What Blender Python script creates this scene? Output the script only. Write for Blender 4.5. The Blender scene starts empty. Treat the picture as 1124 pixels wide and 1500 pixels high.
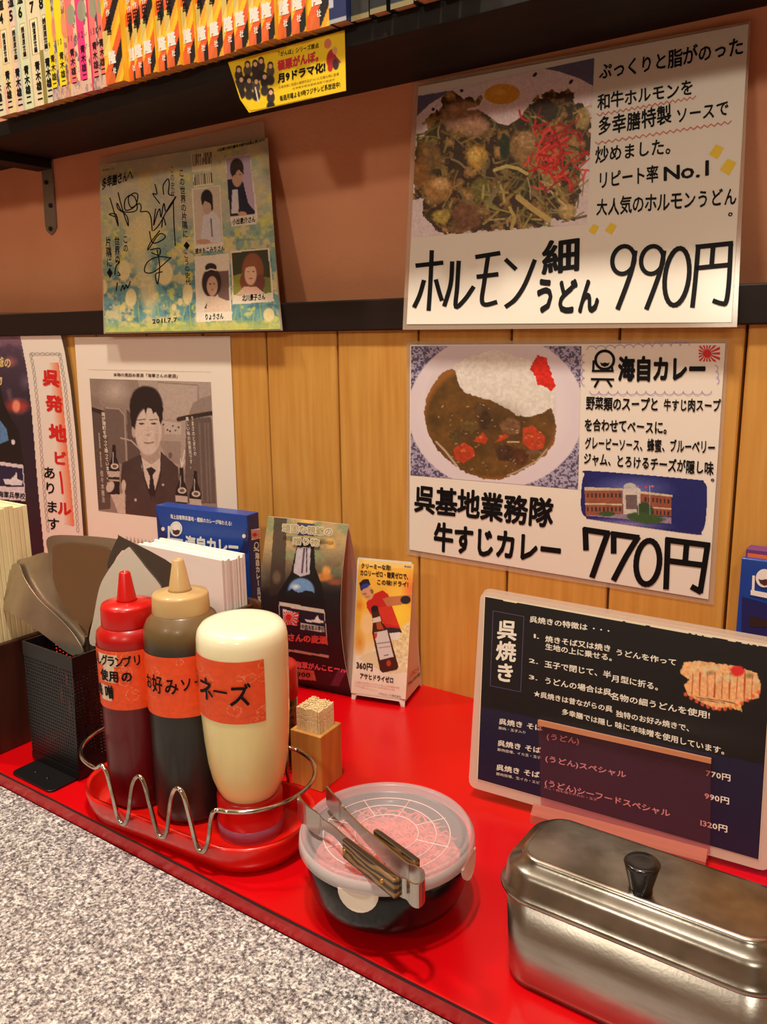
import bpy, bmesh, math, random
import numpy as np
from mathutils import Vector, Matrix
random.seed(7); RNG = np.random.default_rng(5)
SC = bpy.context.scene
COL = SC.collection
# ------------------------------------------------------------------ camera
F_PX = 1224.012
YAW, PITCH, ROLL = -0.61402, 0.21021, -0.01268
CAM = np.array([0.64843, -0.69772, 0.36329])
def _basis():
    cy, sy, cp, sp = math.cos(YAW), math.sin(YAW), math.cos(PITCH), math.sin(PITCH)
    f = np.array([sy*cp, cy*cp, -sp]); r0 = np.array([cy, -sy, 0.]); u0 = np.cross(r0, f)
    cr, sr = math.cos(ROLL), math.sin(ROLL)
    return cr*r0 + sr*u0, -sr*r0 + cr*u0, f
RT, UP, FW = _basis()
cam_d = bpy.data.cameras.new('camera'); cam = bpy.data.objects.new('camera', cam_d); COL.objects.link(cam)
cam_d.sensor_fit = 'VERTICAL'; cam_d.sensor_height = 36; cam_d.sensor_width = 36
cam_d.lens = 36*F_PX/1500; cam_d.clip_start = .02
M = Matrix(((RT[0], UP[0], -FW[0], CAM[0]), (RT[1], UP[1], -FW[1], CAM[1]), (RT[2], UP[2], -FW[2], CAM[2]), (0, 0, 0, 1)))
cam.matrix_world = M
SC.camera = cam
# ------------------------------------------------------------------ world, lamps, exposure
w = bpy.data.worlds.new('world'); SC.world = w; w.use_nodes = True
bg = w.node_tree.nodes['Background']; bg.inputs[0].default_value = (1.0, .86, .68, 1); bg.inputs[1].default_value = .05
def lamp(name, loc, target, power, size, col):
    l = bpy.data.lights.new(name, 'AREA'); l.shape = 'DISK'; l.size = size; l.energy = power; l.color = col
    o = bpy.data.objects.new(name, l); COL.objects.link(o); o.location = loc
    d = Vector(target) - Vector(loc); o.rotation_euler = d.to_track_quat('-Z', 'Y').to_euler(); return o
lamp('ceiling_lamp', (.42, -.60, 1.95), (.25, -.25, 0), 24, .12, (1, .91, .76))
lamp('ceiling_lamp', (-.75, -.60, 1.95), (-.1, -.25, .1), 13, .14, (1, .9, .73))
lamp('ceiling_lamp', (-.2, -2.7, 1.75), (.2, 0, .3), 9, .25, (1, .88, .70))
lamp('ceiling_lamp', (1.7, -2.7, 1.85), (.4, -.1, .2), 13, .25, (1, .9, .73))
SC.view_settings.view_transform = 'Standard'; SC.view_settings.look = 'None'
SC.view_settings.gamma = 1; SC.view_settings.use_curve_mapping = False
SC.view_settings.exposure = 0.32

# ------------------------------------------------------------------ geometry helpers
def proj(P):
    d = np.asarray(P, float) - CAM
    dz = d @ FW
    return 562 + F_PX*(d @ RT)/dz, 750 - F_PX*(d @ UP)/dz
def ray(x, y): return FW + RT*(x-562)/F_PX - UP*(y-750)/F_PX
class Plane:
    """a real plane in the room; hit() gives the point of it seen at a photo pixel"""
    def __init__(s, p, n):
        s.p = np.array(p, float); n = np.array(n, float); s.n = n/np.linalg.norm(n)
        if s.n @ (CAM - s.p) < 0: s.n = -s.n
    def hit(s, x, y, off=0.):
        d = ray(x, y); p = s.p + s.n*off
        return CAM + d*(((p - CAM) @ s.n)/(d @ s.n))
def wallp(y): return Plane((0, y, 0), (0, -1, 0))
def counter(z=0.): return Plane((0, 0, z), (0, 0, 1))
def G(x, y, z=0.): return counter(z).hit(x, y)

def srgb(c):
    c = np.asarray(c, float)/255.
    return np.where(c <= .04045, c/12.92, ((c+.055)/1.055)**2.4)
def hx(*c): v = srgb(c); return (float(v[0]), float(v[1]), float(v[2]), 1.)

MATS = {}
def mat(name, c, rough=.5, metal=0., coat=0., spec=.5, bump=None, vary=None, emit=None):
    if name in MATS: return MATS[name]
    m = bpy.data.materials.new(name); m.use_nodes = True; nt = m.node_tree; b = nt.nodes['Principled BSDF']
    b.inputs['Base Color'].default_value = hx(*c); b.inputs['Roughness'].default_value = rough
    b.inputs['Metallic'].default_value = metal; b.inputs['Specular IOR Level'].default_value = spec
    b.inputs['Coat Weight'].default_value = coat; b.inputs['Coat Roughness'].default_value = .12
    tc = nt.nodes.new('ShaderNodeTexCoord')
    if vary:   # (scale, (sx,sy,sz), colour2, lo, hi)
        sc_, st, c2, lo, hi = vary
        mp = nt.nodes.new('ShaderNodeMapping'); mp.inputs['Scale'].default_value = st
        n = nt.nodes.new('ShaderNodeTexNoise'); n.inputs['Scale'].default_value = sc_; n.inputs['Detail'].default_value = 6
        r = nt.nodes.new('ShaderNodeValToRGB'); r.color_ramp.elements[0].position = lo; r.color_ramp.elements[1].position = hi
        r.color_ramp.elements[0].color = hx(*c); r.color_ramp.elements[1].color = hx(*c2)
        nt.links.new(tc.outputs['Object'], mp.inputs[0]); nt.links.new(mp.outputs[0], n.inputs['Vector'])
        nt.links.new(n.outputs[0], r.inputs[0]); nt.links.new(r.outputs[0], b.inputs['Base Color'])
    if bump:
        n2 = nt.nodes.new('ShaderNodeTexNoise'); n2.inputs['Scale'].default_value = bump[0]; n2.inputs['Detail'].default_value = 5
        bp = nt.nodes.new('ShaderNodeBump'); bp.inputs['Strength'].default_value = bump[1]; bp.inputs['Distance'].default_value = .001
        nt.links.new(tc.outputs['Object'], n2.inputs['Vector']); nt.links.new(n2.outputs[0], bp.inputs['Height'])
        nt.links.new(bp.outputs[0], b.inputs['Normal'])
    MATS[name] = m; return m
def film(name, c, fac, rough=.15, tint=(255, 255, 255), grain=None):
    """clear or milky plastic: part see-through, part reflecting"""
    if name in MATS: return MATS[name]
    m = bpy.data.materials.new(name); m.use_nodes = True; nt = m.node_tree; b = nt.nodes['Principled BSDF']
    b.inputs['Base Color'].default_value = hx(*c); b.inputs['Roughness'].default_value = rough
    t = nt.nodes.new('ShaderNodeBsdfTransparent'); t.inputs[0].default_value = hx(*tint)
    mx = nt.nodes.new('ShaderNodeMixShader'); mx.inputs[0].default_value = fac
    nt.links.new(t.outputs[0], mx.inputs[1]); nt.links.new(b.outputs[0], mx.inputs[2])
    nt.links.new(mx.outputs[0], nt.nodes['Material Output'].inputs[0])
    MATS[name] = m; return m
def paintmat(name='printed_ink', rough=.5, coat=.1):
    if name in MATS: return MATS[name]
    m = bpy.data.materials.new(name); m.use_nodes = True; nt = m.node_tree; b = nt.nodes['Principled BSDF']
    a = nt.nodes.new('ShaderNodeVertexColor'); a.layer_name = 'ink'
    nt.links.new(a.outputs[0], b.inputs['Base Color']); b.inputs['Roughness'].default_value = rough
    b.inputs['Coat Weight'].default_value = coat; b.inputs['Coat Roughness'].default_value = .15
    MATS[name] = m; return m

def tag(o, label=None, cat=None, group=None, kind=None):
    if label: o['label'] = label
    if cat: o['category'] = cat
    if group: o['group'] = group
    if kind: o['kind'] = kind
    return o
def empty(name, loc, label=None, cat=None, group=None):
    o = bpy.data.objects.new(name, None); COL.objects.link(o); o.location = Vector([float(v) for v in loc]); o.empty_display_size = .01
    return tag(o, label, cat, group)
def link(name, me, parent=None, m=None, smooth=False):
    o = bpy.data.objects.new(name, me); COL.objects.link(o)
    if m: me.materials.append(m) if not isinstance(m, (list, tuple)) else [me.materials.append(x) for x in m]
    if smooth: me.shade_smooth()
    if parent:
        o.parent = parent
        L = Vector((0, 0, 0)); p = parent
        while p is not None: L += p.location; p = p.parent
        o.location = -L
    return o
def mesh(name, vs, fs, m, parent=None, smooth=False, mi=None):
    me = bpy.data.meshes.new(name); me.from_pydata([tuple(map(float, v)) for v in vs], [], [tuple(map(int, f)) for f in fs]); me.update()
    if mi: me.polygons.foreach_set('material_index', mi)
    return link(name, me, parent, m, smooth)
def bmobj(name, bm, m, parent=None, smooth=False, recalc=True):
    if recalc: bmesh.ops.recalc_face_normals(bm, faces=bm.faces)
    me = bpy.data.meshes.new(name); bm.to_mesh(me); bm.free(); return link(name, me, parent, m, smooth)
def box_vf(x0, x1, y0, y1, z0, z1):
    v = [(x, y, z) for x in (x0, x1) for y in (y0, y1) for z in (z0, z1)]
    return v, [(0, 1, 3, 2), (4, 6, 7, 5), (0, 4, 5, 1), (2, 3, 7, 6), (0, 2, 6, 4), (1, 5, 7, 3)]
def box(name, x0, x1, y0, y1, z0, z1, m, parent=None, bev=0., seg=2):
    v, f = box_vf(x0, x1, y0, y1, z0, z1)
    if not bev: return mesh(name, v, f, m, parent)
    bm = bmesh.new(); bv = [bm.verts.new(q) for q in v]; [bm.faces.new([bv[i] for i in q]) for q in f]
    bmesh.ops.bevel(bm, geom=list(bm.edges), offset=bev, segments=seg, affect='EDGES', profile=.5)
    return bmobj(name, bm, m, parent)
def lathe(name, prof, c, m, parent=None, n=48, smooth=True, squash=None, cap=True):
    vs, fs = [], []
    for (r, z) in prof:
        for k in range(n):
            a = 2*math.pi*k/n; vs.append((c[0]+r*math.cos(a), c[1]+r*math.sin(a), z))
    for i in range(len(prof)-1):
        for k in range(n):
            k2 = (k+1) % n; fs.append((i*n+k, i*n+k2, (i+1)*n+k2, (i+1)*n+k))
    if cap:
        if prof[0][0] > 1e-6: fs.append(tuple(range(n-1, -1, -1)))
        if prof[-1][0] > 1e-6: fs.append(tuple((len(prof)-1)*n+k for k in range(n)))
    return mesh(name, vs, fs, m, parent, smooth)
def tube_vf(pts, r, n=8, closed=False, base=0):
    pts = [np.array(p, float) for p in pts]; vs, fs = [], []; N = len(pts); prev = None
    for i, p in enumerate(pts):
        a = pts[(i-1) % N] if (closed or i > 0) else p; b = pts[(i+1) % N] if (closed or i < N-1) else p
        t = b-a; t = t/(np.linalg.norm(t)+1e-12)
        if prev is None: u = np.cross(t, (0, 0, 1.)) if abs(t[2]) < .95 else np.cross(t, (1., 0, 0))
        else: u = prev - t*(prev @ t)
        u = u/np.linalg.norm(u); prev = u; v = np.cross(t, u)
        for k in range(n):
            q = 2*math.pi*k/n; vs.append(p + r*(math.cos(q)*u + math.sin(q)*v))
    for i in range(N if closed else N-1):
        j = (i+1) % N
        for k in range(n):
            k2 = (k+1) % n; fs.append((base+i*n+k, base+i*n+k2, base+j*n+k2, base+j*n+k))
    if not closed: fs += [tuple(base+k for k in range(n-1, -1, -1)), tuple(base+(N-1)*n+k for k in range(n))]
    return vs, fs
def spline(pts, k=6, closed=False):
    P = [np.array(p, float) for p in pts]; out = []; N = len(P)
    for i in range(N if closed else N-1):
        if closed: a, b, c, d = P[(i-1) % N], P[i], P[(i+1) % N], P[(i+2) % N]
        else: a, b, c, d = P[max(i-1, 0)], P[i], P[i+1], P[min(i+2, N-1)]
        for j in range(k):
            t = j/k; out.append(.5*((2*b)+(-a+c)*t+(2*a-5*b+4*c-d)*t*t+(-a+3*b-3*c+d)*t**3))
    if not closed: out.append(P[-1])
    return out
def slab(name, outline, nrm, th, m, parent=None, smooth=False):
    """flat piece of real thickness from 3D outline points, thickness away from the normal"""
    n = np.array(nrm, float); n /= np.linalg.norm(n); P = [np.array(p, float) for p in outline]; N = len(P)
    vs = P + [p - n*th for p in P]
    fs = [tuple(range(N)), tuple(range(2*N-1, N-1, -1))] + [(i, i+N, (i+1) % N+N, (i+1) % N) for i in range(N)]
    bm = bmesh.new(); bv = [bm.verts.new(tuple(map(float, q))) for q in vs]
    for q in fs: bm.faces.new([bv[i] for i in q])
    return bmobj(name, bm, m, parent, smooth)
def rrect(cx, cy, hx_, hy_, r, rot=0, n=8):
    out = []
    for sx, sy, a0 in ((1, 1, 0), (-1, 1, 90), (-1, -1, 180), (1, -1, 270)):
        for k in range(n+1):
            a = math.radians(a0+90*k/n); out.append((sx*(hx_-r)+r*math.cos(a), sy*(hy_-r)+r*math.sin(a)))
    c, s = math.cos(rot), math.sin(rot)
    return [(cx+x*c-y*s, cy+x*s+y*c) for x, y in out]
def loft(name, rings, m, parent=None, smooth=True, cap0=True, cap1=True):
    n = len(rings[0]); vs = [p for r in rings for p in r]; fs = []
    for i in range(len(rings)-1):
        for k in range(n):
            k2 = (k+1) % n; fs.append((i*n+k, i*n+k2, (i+1)*n+k2, (i+1)*n+k))
    if cap0: fs.append(tuple(range(n-1, -1, -1)))
    if cap1: fs.append(tuple((len(rings)-1)*n+k for k in range(n)))
    return mesh(name, vs, fs, m, parent, smooth)

# ------------------------------------------------------------------ printing helpers
_gl = {}
def glyph(ch, bold=0.):
    key = (ch, round(bold, 3))
    if key in _gl: return _gl[key]
    c = bpy.data.curves.new('t', 'FONT'); c.body = ch; c.size = 1; c.resolution_u = 2; c.offset = bold*.8
    o = bpy.data.objects.new('t', c); COL.objects.link(o); bpy.context.view_layer.update()
    dg = bpy.context.evaluated_depsgraph_get(); me = bpy.data.meshes.new_from_object(o.evaluated_get(dg))
    vs = np.array([v.co[:2] for v in me.vertices]) if len(me.vertices) else np.zeros((0, 2)); fs = [tuple(p.vertices) for p in me.polygons]
    adv = 1.0 if ord(ch) > 0x2E80 else ((vs[:, 0].max()+.06) if len(vs) else .35)
    bpy.data.objects.remove(o); bpy.data.curves.remove(c); bpy.data.meshes.remove(me)
    _gl[key] = (vs, fs, adv); return _gl[key]
def place(acc, ch, O, X, Y, jit=0., bold=0., rot90=False, sc=1.):
    """put one glyph with its em box on origin O (3D), em axes X, Y"""
    vs, fs, adv = glyph(ch)
    if not len(vs): return
    v = vs.copy(); v[:, 1] += .12
    if rot90: v = np.stack([v[:, 1], 1-v[:, 0]], 1)
    if sc != 1: v = (v-.5)*sc+.5
    if jit:
        a = random.uniform(-jit, jit); s = 1+random.uniform(-jit, jit)*1.2; c0 = np.array([.5*adv, .5]); v = (v-c0)*s
        v = np.stack([v[:, 0]*math.cos(a)-v[:, 1]*math.sin(a), v[:, 0]*math.sin(a)+v[:, 1]*math.cos(a)], 1)+c0+np.array([0, random.uniform(-jit, jit)*.6])
    k_ = 0 if not bold else (4 if bold < .03 else 8); offs = [(0, 0)] if not k_ else [(bold*math.cos(q), bold*math.sin(q)) for q in np.arange(k_)*2*math.pi/k_+.4]
    N = np.cross(X, Y); N = N/(np.linalg.norm(N)+1e-12)
    if N @ (CAM-O) < 0: N = -N
    for i_, (dx, dy) in enumerate(offs):
        b = len(acc[0]); acc[0].extend((O + N*(i_*1.2e-5) + np.outer(v[:, 0]+dx, X) + np.outer(v[:, 1]+dy, Y)).tolist()); acc[1].extend([tuple(i+b for i in f) for f in fs])
class Ink:
    """lettering of one colour lying on a plane"""
    def __init__(s, plane, off=.0005): s.pl = plane; s.off = off; s.acc = ([], [])
    def h(s, txt, bl, br, tl, jit=0., bold=0.):
        """horizontal line: bottom-left, bottom-right, top-left as photo pixels"""
        A, B, C = (s.pl.hit(*q, s.off) for q in (bl, br, tl))
        tot = sum(glyph(c)[2] for c in txt); X = (B-A)/tot; Y = C-A; x = 0
        for c in txt: place(s.acc, c, A+X*x, X, Y, jit, bold); x += glyph(c)[2]
        return s
    def v(s, txt, top, bot, wpx, jit=0., bold=0.):
        """vertical column: top-centre and bottom-centre pixels, width in pixels"""
        T, Bm = s.pl.hit(*top, s.off), s.pl.hit(*bot, s.off); R = s.pl.hit(top[0]+wpx, top[1]+wpx*s.sl, s.off)-T
        n = len(txt); Y = (T-Bm)/n
        for i, c in enumerate(txt):
            O = T - Y*(i+1) - R/2; place(s.acc, c, O, R, Y, jit, bold, rot90=c in 'ー「」（）|')
        return s
    sl = 0.; k = 0
    def stroke(s, pts, wpx, smooth=0, closed=False):
        if smooth: pts = [tuple(q[:2]) for q in spline([(x, y, 0) for x, y in pts], smooth, closed)]
        if closed: pts = list(pts)+[pts[0]]
        for (x0, y0), (x1, y1) in zip(pts[:-1], pts[1:]):
            L = math.hypot(x1-x0, y1-y0) or 1e-6; dx, dy = (x1-x0)/L, (y1-y0)/L; h = wpx/2
            e = h*.5
            q = [(x0-dx*e-dy*h, y0-dy*e+dx*h), (x1+dx*e-dy*h, y1+dy*e+dx*h), (x1+dx*e+dy*h, y1+dy*e-dx*h), (x0-dx*e+dy*h, y0-dy*e-dx*h)]
            b = len(s.acc[0]); s.k = (s.k+1) % 24; s.acc[0].extend([s.pl.hit(*p, s.off+s.k*8e-6).tolist() for p in q]); s.acc[1].append((b, b+1, b+2, b+3))
        return s
    def poly(s, pts):
        b = len(s.acc[0]); s.acc[0].extend([s.pl.hit(*p, s.off).tolist() for p in pts]); s.acc[1].append(tuple(range(b, b+len(pts)))); return s
    def ring(s, cx, cy, rx, ry, wpx, n=28, rot=0.):
        c_, s_ = math.cos(rot), math.sin(rot)
        pts = [(cx+rx*math.cos(a)*c_-ry*math.sin(a)*s_, cy+rx*math.cos(a)*s_+ry*math.sin(a)*c_) for a in np.arange(n)*2*math.pi/n]
        return s.stroke(pts, wpx, 0, True)
    def disc(s, cx, cy, rx, ry, n=24): return s.poly([(cx+rx*math.cos(a), cy+ry*math.sin(a)) for a in np.arange(n)*2*math.pi/n])
    def done(s, name, m, parent): return tag(mesh(name, s.acc[0], s.acc[1], m, parent), kind='stuff')
def quad(pl, pts, off=0.): return [pl.hit(*p, off) for p in pts]
def sheet(name, pl, pts, m, parent, off=0., th=.0004): return slab(name, quad(pl, pts, off), pl.n, th, m, parent)

def vnoise(x, y, seed=0):
    xi, yi = np.floor(x).astype(int), np.floor(y).astype(int); fx, fy = x-xi, y-yi; fx = fx*fx*(3-2*fx); fy = fy*fy*(3-2*fy)
    def h(a, b):
        n = (a*374761393 + b*668265263 + seed*974634777) & 0x7fffffff; n = ((n ^ (n >> 13))*1274126177) & 0x7fffffff; return (n & 0xffff)/65535.
    return (h(xi, yi)*(1-fx)+h(xi+1, yi)*fx)*(1-fy)+(h(xi, yi+1)*(1-fx)+h(xi+1, yi+1)*fx)*fy
def fbm(x, y, s, seed=0, o=4):
    v = 0; a = 1; t = 0
    for k in range(o): v = v+a*vnoise(x/s*2**k, y/s*2**k, seed+k); t += a; a *= .55
    return v/t
class Paint:
    def __init__(s, X, Y, base): s.X, s.Y = X, Y; s.C = np.empty(X.shape+(3,)); s.C[:] = base; s.A = np.ones(X.shape, bool)
    def put(s, w_, c):
        w_ = np.clip(w_, 0, 1)[..., None]; s.C = s.C*(1-w_)+np.asarray(c, float)*w_
    def ell(s, cx, cy, rx, ry, c, rot=0., soft=.12, al=1., wob=0.):
        a = math.radians(rot); dx, dy = s.X-cx, s.Y-cy; u = (dx*math.cos(a)+dy*math.sin(a))/rx; v = (-dx*math.sin(a)+dy*math.cos(a))/ry
        d = np.sqrt(u*u+v*v)
        if wob: d = d+wob*(fbm(s.X, s.Y, max(rx, ry)*.5, int(cx)+int(cy)*7)-.5)*2
        s.put((1-d)/soft*al if al == 1 else np.clip((1-d)/soft, 0, 1)*al, c); return d < 1
    def inside(s, pts):
        ins = np.zeros(s.X.shape, bool); n = len(pts)
        for i in range(n):
            x0, y0 = pts[i]; x1, y1 = pts[(i+1) % n]
            if y0 == y1: continue
            c = ((y0 > s.Y) != (y1 > s.Y)) & (s.X < (x1-x0)*(s.Y-y0)/(y1-y0)+x0); ins ^= c
        return ins
    def poly(s, pts, c, al=1., wob=0.):
        X, Y = s.X, s.Y
        if wob: s.X = X+(fbm(X, Y, 6, 3)-.5)*wob; s.Y = Y+(fbm(X, Y, 6, 9)-.5)*wob
        m = s.inside(pts); s.X, s.Y = X, Y; s.put(m*al, c); return m
    def line(s, pts, w_, c, al=1.):
        d = np.full(s.X.shape, 1e9)
        for (x0, y0), (x1, y1) in zip(pts[:-1], pts[1:]):
            L = (x1-x0)**2+(y1-y0)**2+1e-9; t = np.clip(((s.X-x0)*(x1-x0)+(s.Y-y0)*(y1-y0))/L, 0, 1)
            d = np.minimum(d, np.hypot(s.X-x0-t*(x1-x0), s.Y-y0-t*(y1-y0)))
        s.put(np.clip((w_/2-d)/.6+.5, 0, 1)*al, c)
    def mul(s, f, mask=None):
        f = f[..., None] if np.ndim(f) == 2 else f
        s.C = s.C*f if mask is None else np.where(mask[..., None], s.C*f, s.C)
def picture(name, pos, nx, ny, fn, parent, m=None, base=(255, 255, 255)):
    """printed picture: a fine sheet with one ink colour per vertex. pos(u,v)->3D"""
    u, v = np.meshgrid(np.linspace(0, 1, nx), np.linspace(0, 1, ny)); P = pos(u, v)
    X, Y = proj(P); pt = Paint(X, Y, base); fn(pt, u, v)
    idx = np.arange(nx*ny).reshape(ny, nx); q = np.stack([idx[:-1, :-1], idx[1:, :-1], idx[1:, 1:], idx[:-1, 1:]], -1).reshape(-1, 4)
    al = pt.A.reshape(-1); q = q[al[q].all(1)]
    me = bpy.data.meshes.new(name); me.vertices.add(nx*ny); me.vertices.foreach_set('co', P.reshape(-1))
    me.loops.add(q.size); me.loops.foreach_set('vertex_index', q.reshape(-1)); me.polygons.add(len(q))
    me.polygons.foreach_set('loop_start', np.arange(len(q))*4); me.update(calc_edges=True); me.validate()
    ca = me.color_attributes.new('ink', 'FLOAT_COLOR', 'POINT'); cc = np.ones((nx*ny, 4)); cc[:, :3] = srgb(np.clip(pt.C.reshape(-1, 3), 0, 255))
    if len(me.vertices) == nx*ny: ca.data.foreach_set('color', cc.reshape(-1))
    return link(name, me, parent, m or paintmat())
def flatpos(pl, pts, off=.0003):
    a, b, c, d = quad(pl, pts, off)   # TL TR BR BL
    return lambda u, v: (a*((1-u)*(1-v))[..., None]+b*(u*(1-v))[..., None]+c*(u*v)[..., None]+d*((1-u)*v)[..., None])
def zc(s, ox, oy, sc): return lambda x, y: (ox+x/sc, oy+y/sc)

def prism(name, P, z0, z1, m, parent=None, bev=0., smooth=False):
    n = len(P); vs = [(x, y, z0) for x, y in P]+[(x, y, z1) for x, y in P]; fs = [tuple(range(n-1, -1, -1)), tuple(range(n, 2*n))]+[(i, (i+1) % n, (i+1) % n+n, i+n) for i in range(n)]
    bm = bmesh.new(); bv = [bm.verts.new(q) for q in vs]; [bm.faces.new([bv[i] for i in q]) for q in fs]
    if bev: bmesh.ops.bevel(bm, geom=list(bm.edges), offset=bev, segments=2, affect='EDGES', profile=.5)
    return bmobj(name, bm, m, parent, smooth)
def frame(o, deg):
    c, s = math.cos(math.radians(deg)), math.sin(math.radians(deg)); return lambda x, y: (o[0]+x*c-y*s, o[1]+x*s+y*c)
INK = mat('black_marker_ink', (12, 10, 12), .6, spec=.2); WHITE_INK = mat('white_ink', (240, 236, 225), .5); RED_INK = mat('red_ink', (214, 30, 28), .5)
PAPER = mat('laminated_paper', (238, 228, 214), .5, coat=.12); PLAIN = mat('plain_paper', (238, 228, 212), .7)
LAM = film('laminate_film', (225, 200, 175), .3, .12)
#PART2
# ------------------------------------------------------------------ room shell
UPY = .040          # the painted wall sits back behind the wood panelling
def gnode(m): return m.node_tree.nodes, m.node_tree.links
paint_m = mat('terracotta_wall_paint', (228, 156, 114), .6, bump=(260, .35), vary=(9, (1, 1, 1), (218, 144, 102), .35, .7))
dark_m = mat('dark_stained_wood', (24, 14, 12), .55, spec=.3, vary=(6, (1, 8, 8), (36, 22, 17), .4, .7))
wall = box('wall_back', -2.6, 3.0, UPY, UPY+.05, .38, 2.1, paint_m); tag(wall, kind='structure')
back = box('wall_back_lower', -2.6, 3.0, .012, .06, -.75, .372, mat('dark_gap', (40, 22, 12), .8)); back['kind'] = 'structure'
wood_m = mat('clear_pine_boards', (216, 162, 80), .42, coat=.25, vary=(14, (9, 9, .55), (196, 134, 54), .3, .75), bump=(180, .1))
_n, _l = gnode(wood_m)
for k in range(-13, 18):
    x0 = k*.1+.0012; x1 = (k+1)*.1-.0012
    p = box('plank', x0, x1, 0, .014, -.01, .372, wood_m, back, .0012, 1)
rail = box('trim_1', -2.6, 3.0, -.0065, UPY, .3665, .397, dark_m, None, .0015); rail['kind'] = 'structure'
floor_m = mat('dark_floor', (60, 48, 40), .6, vary=(4, (1, 1, 1), (75, 60, 48), .4, .6))
fl = box('floor', -2.6, 3, -4, .1, -.78, -.75, floor_m); fl['kind'] = 'structure'
cream_m = mat('cream_room_paint', (214, 190, 154), .7, bump=(40, .1)); ceil_m = mat('ceiling_paint', (206, 190, 164), .8, bump=(30, .1))
for nm, a, m_ in (('ceiling', (-2.7, 3.1, -4.1, .1, 2.1, 2.14), ceil_m), ('wall_front', (-2.7, 3.1, -4.1, -4.0, -.78, 2.1), cream_m), ('wall_left', (-2.7, -2.6, -4, .1, -.78, 2.1), cream_m), ('wall_right', (3.0, 3.1, -4, .1, -.78, 2.1), cream_m)):
    box(nm, *a, m_)['kind'] = 'structure'
# red ledge of the counter and the grey stone-pattern top in front of it
red_m = mat('red_laminate', (208, 5, 14), .25, spec=.4, vary=(5, (1, 1, 1), (198, 4, 12), .4, .6))
led = box('counter_ledge', -1.4, 1.7, -.353, 0, -.0135, 0, red_m, None, .0006, 1)
tag(led, 'glossy red laminate ledge running along the foot of the wall', 'counter ledge')
box('edge_band', -1.4, 1.7, -.3532, -.35295, -.0133, -.0012, mat('dark_red_edge', (196, 8, 16), .3), led)
edge = []
for i in range(140):      # worn dark line along the front arris
    x = -1.2+i*.02; edge.append((x, -.3536, -.0002-.0005*random.random()))
vs, fs = [], []
for i, (x, y, z) in enumerate(edge):
    vs += [(x, -.3536, -.0003), (x, -.3536, -.0018-.0010*RNG.random())]
    if i: fs.append((2*i-2, 2*i-1, 2*i+1, 2*i))
mesh('worn_edge', vs, fs, mat('worn_dark_edge', (60, 12, 12), .7), led)
gm = mat('granite_pattern_laminate', (150, 142, 134), .38)
nn, ll = gnode(gm); b = nn['Principled BSDF']; tc = nn.new('ShaderNodeTexCoord')
n1 = nn.new('ShaderNodeTexNoise'); n1.inputs['Scale'].default_value = 520; n1.inputs['Detail'].default_value = 3; n1.inputs['Roughness'].default_value = .65
r1 = nn.new('ShaderNodeValToRGB'); e = r1.color_ramp.elements; e[0].position = .36; e[0].color = hx(70, 66, 72); e[1].position = .62; e[1].color = hx(244, 240, 236)
q_ = r1.color_ramp.elements.new(.47); q_.color = hx(152, 148, 150); q_ = r1.color_ramp.elements.new(.54); q_.color = hx(204, 200, 198)
n2 = nn.new('ShaderNodeTexNoise'); n2.inputs['Scale'].default_value = 150; n2.inputs['Detail'].default_value = 2
r2 = nn.new('ShaderNodeValToRGB'); r2.color_ramp.elements[0].position = .35; r2.color_ramp.elements[0].color = (.62, .6, .6, 1); r2.color_ramp.elements[1].position = .6; r2.color_ramp.elements[1].color = (1, 1, 1, 1)
mx = nn.new('ShaderNodeMix'); mx.data_type = 'RGBA'; mx.blend_type = 'MULTIPLY'; mx.inputs[0].default_value = 1
ll.new(tc.outputs['Object'], n1.inputs['Vector']); ll.new(tc.outputs['Object'], n2.inputs['Vector']); ll.new(n1.outputs[0], r1.inputs[0]); ll.new(n2.outputs[0], r2.inputs[0])
ll.new(r1.outputs[0], mx.inputs[6]); ll.new(r2.outputs[0], mx.inputs[7]); ll.new(mx.outputs[2], b.inputs['Base Color'])
tt = box('speckled_counter', -1.4, 1.7, -1.05, -.3538, -.045, -.0125, gm, None, .001, 1)
tag(tt, 'grey speckled stone pattern counter in front of the red ledge', 'counter')
tb = box('counter_cabinet', -1.3, 1.6, -.9, -.1, -.75, -.0455, dark_m)
tag(tb, 'dark wooden cabinet carrying the speckled counter and red ledge', 'cabinet')

# ------------------------------------------------------------------ bookshelf
ZS = .6010
YF = float(counter(ZS).hit(0, 200)[1]); YF = (YF+float(counter(ZS).hit(100, 176)[1]))/2
black_m = mat('black_painted_shelf', (17, 13, 12), .6, spec=.3, vary=(12, (1, 6, 6), (32, 25, 22), .45, .75))
TH = .017
sh = empty('bookshelf', (0, -.05, ZS), 'long black wooden shelf full of comics high on the terracotta wall', 'shelf')
box('shelf_board', -1.5, 1.8, YF, UPY-.0005, ZS, ZS+TH, black_m, sh, .001)
hb = G(0, 0)
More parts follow.
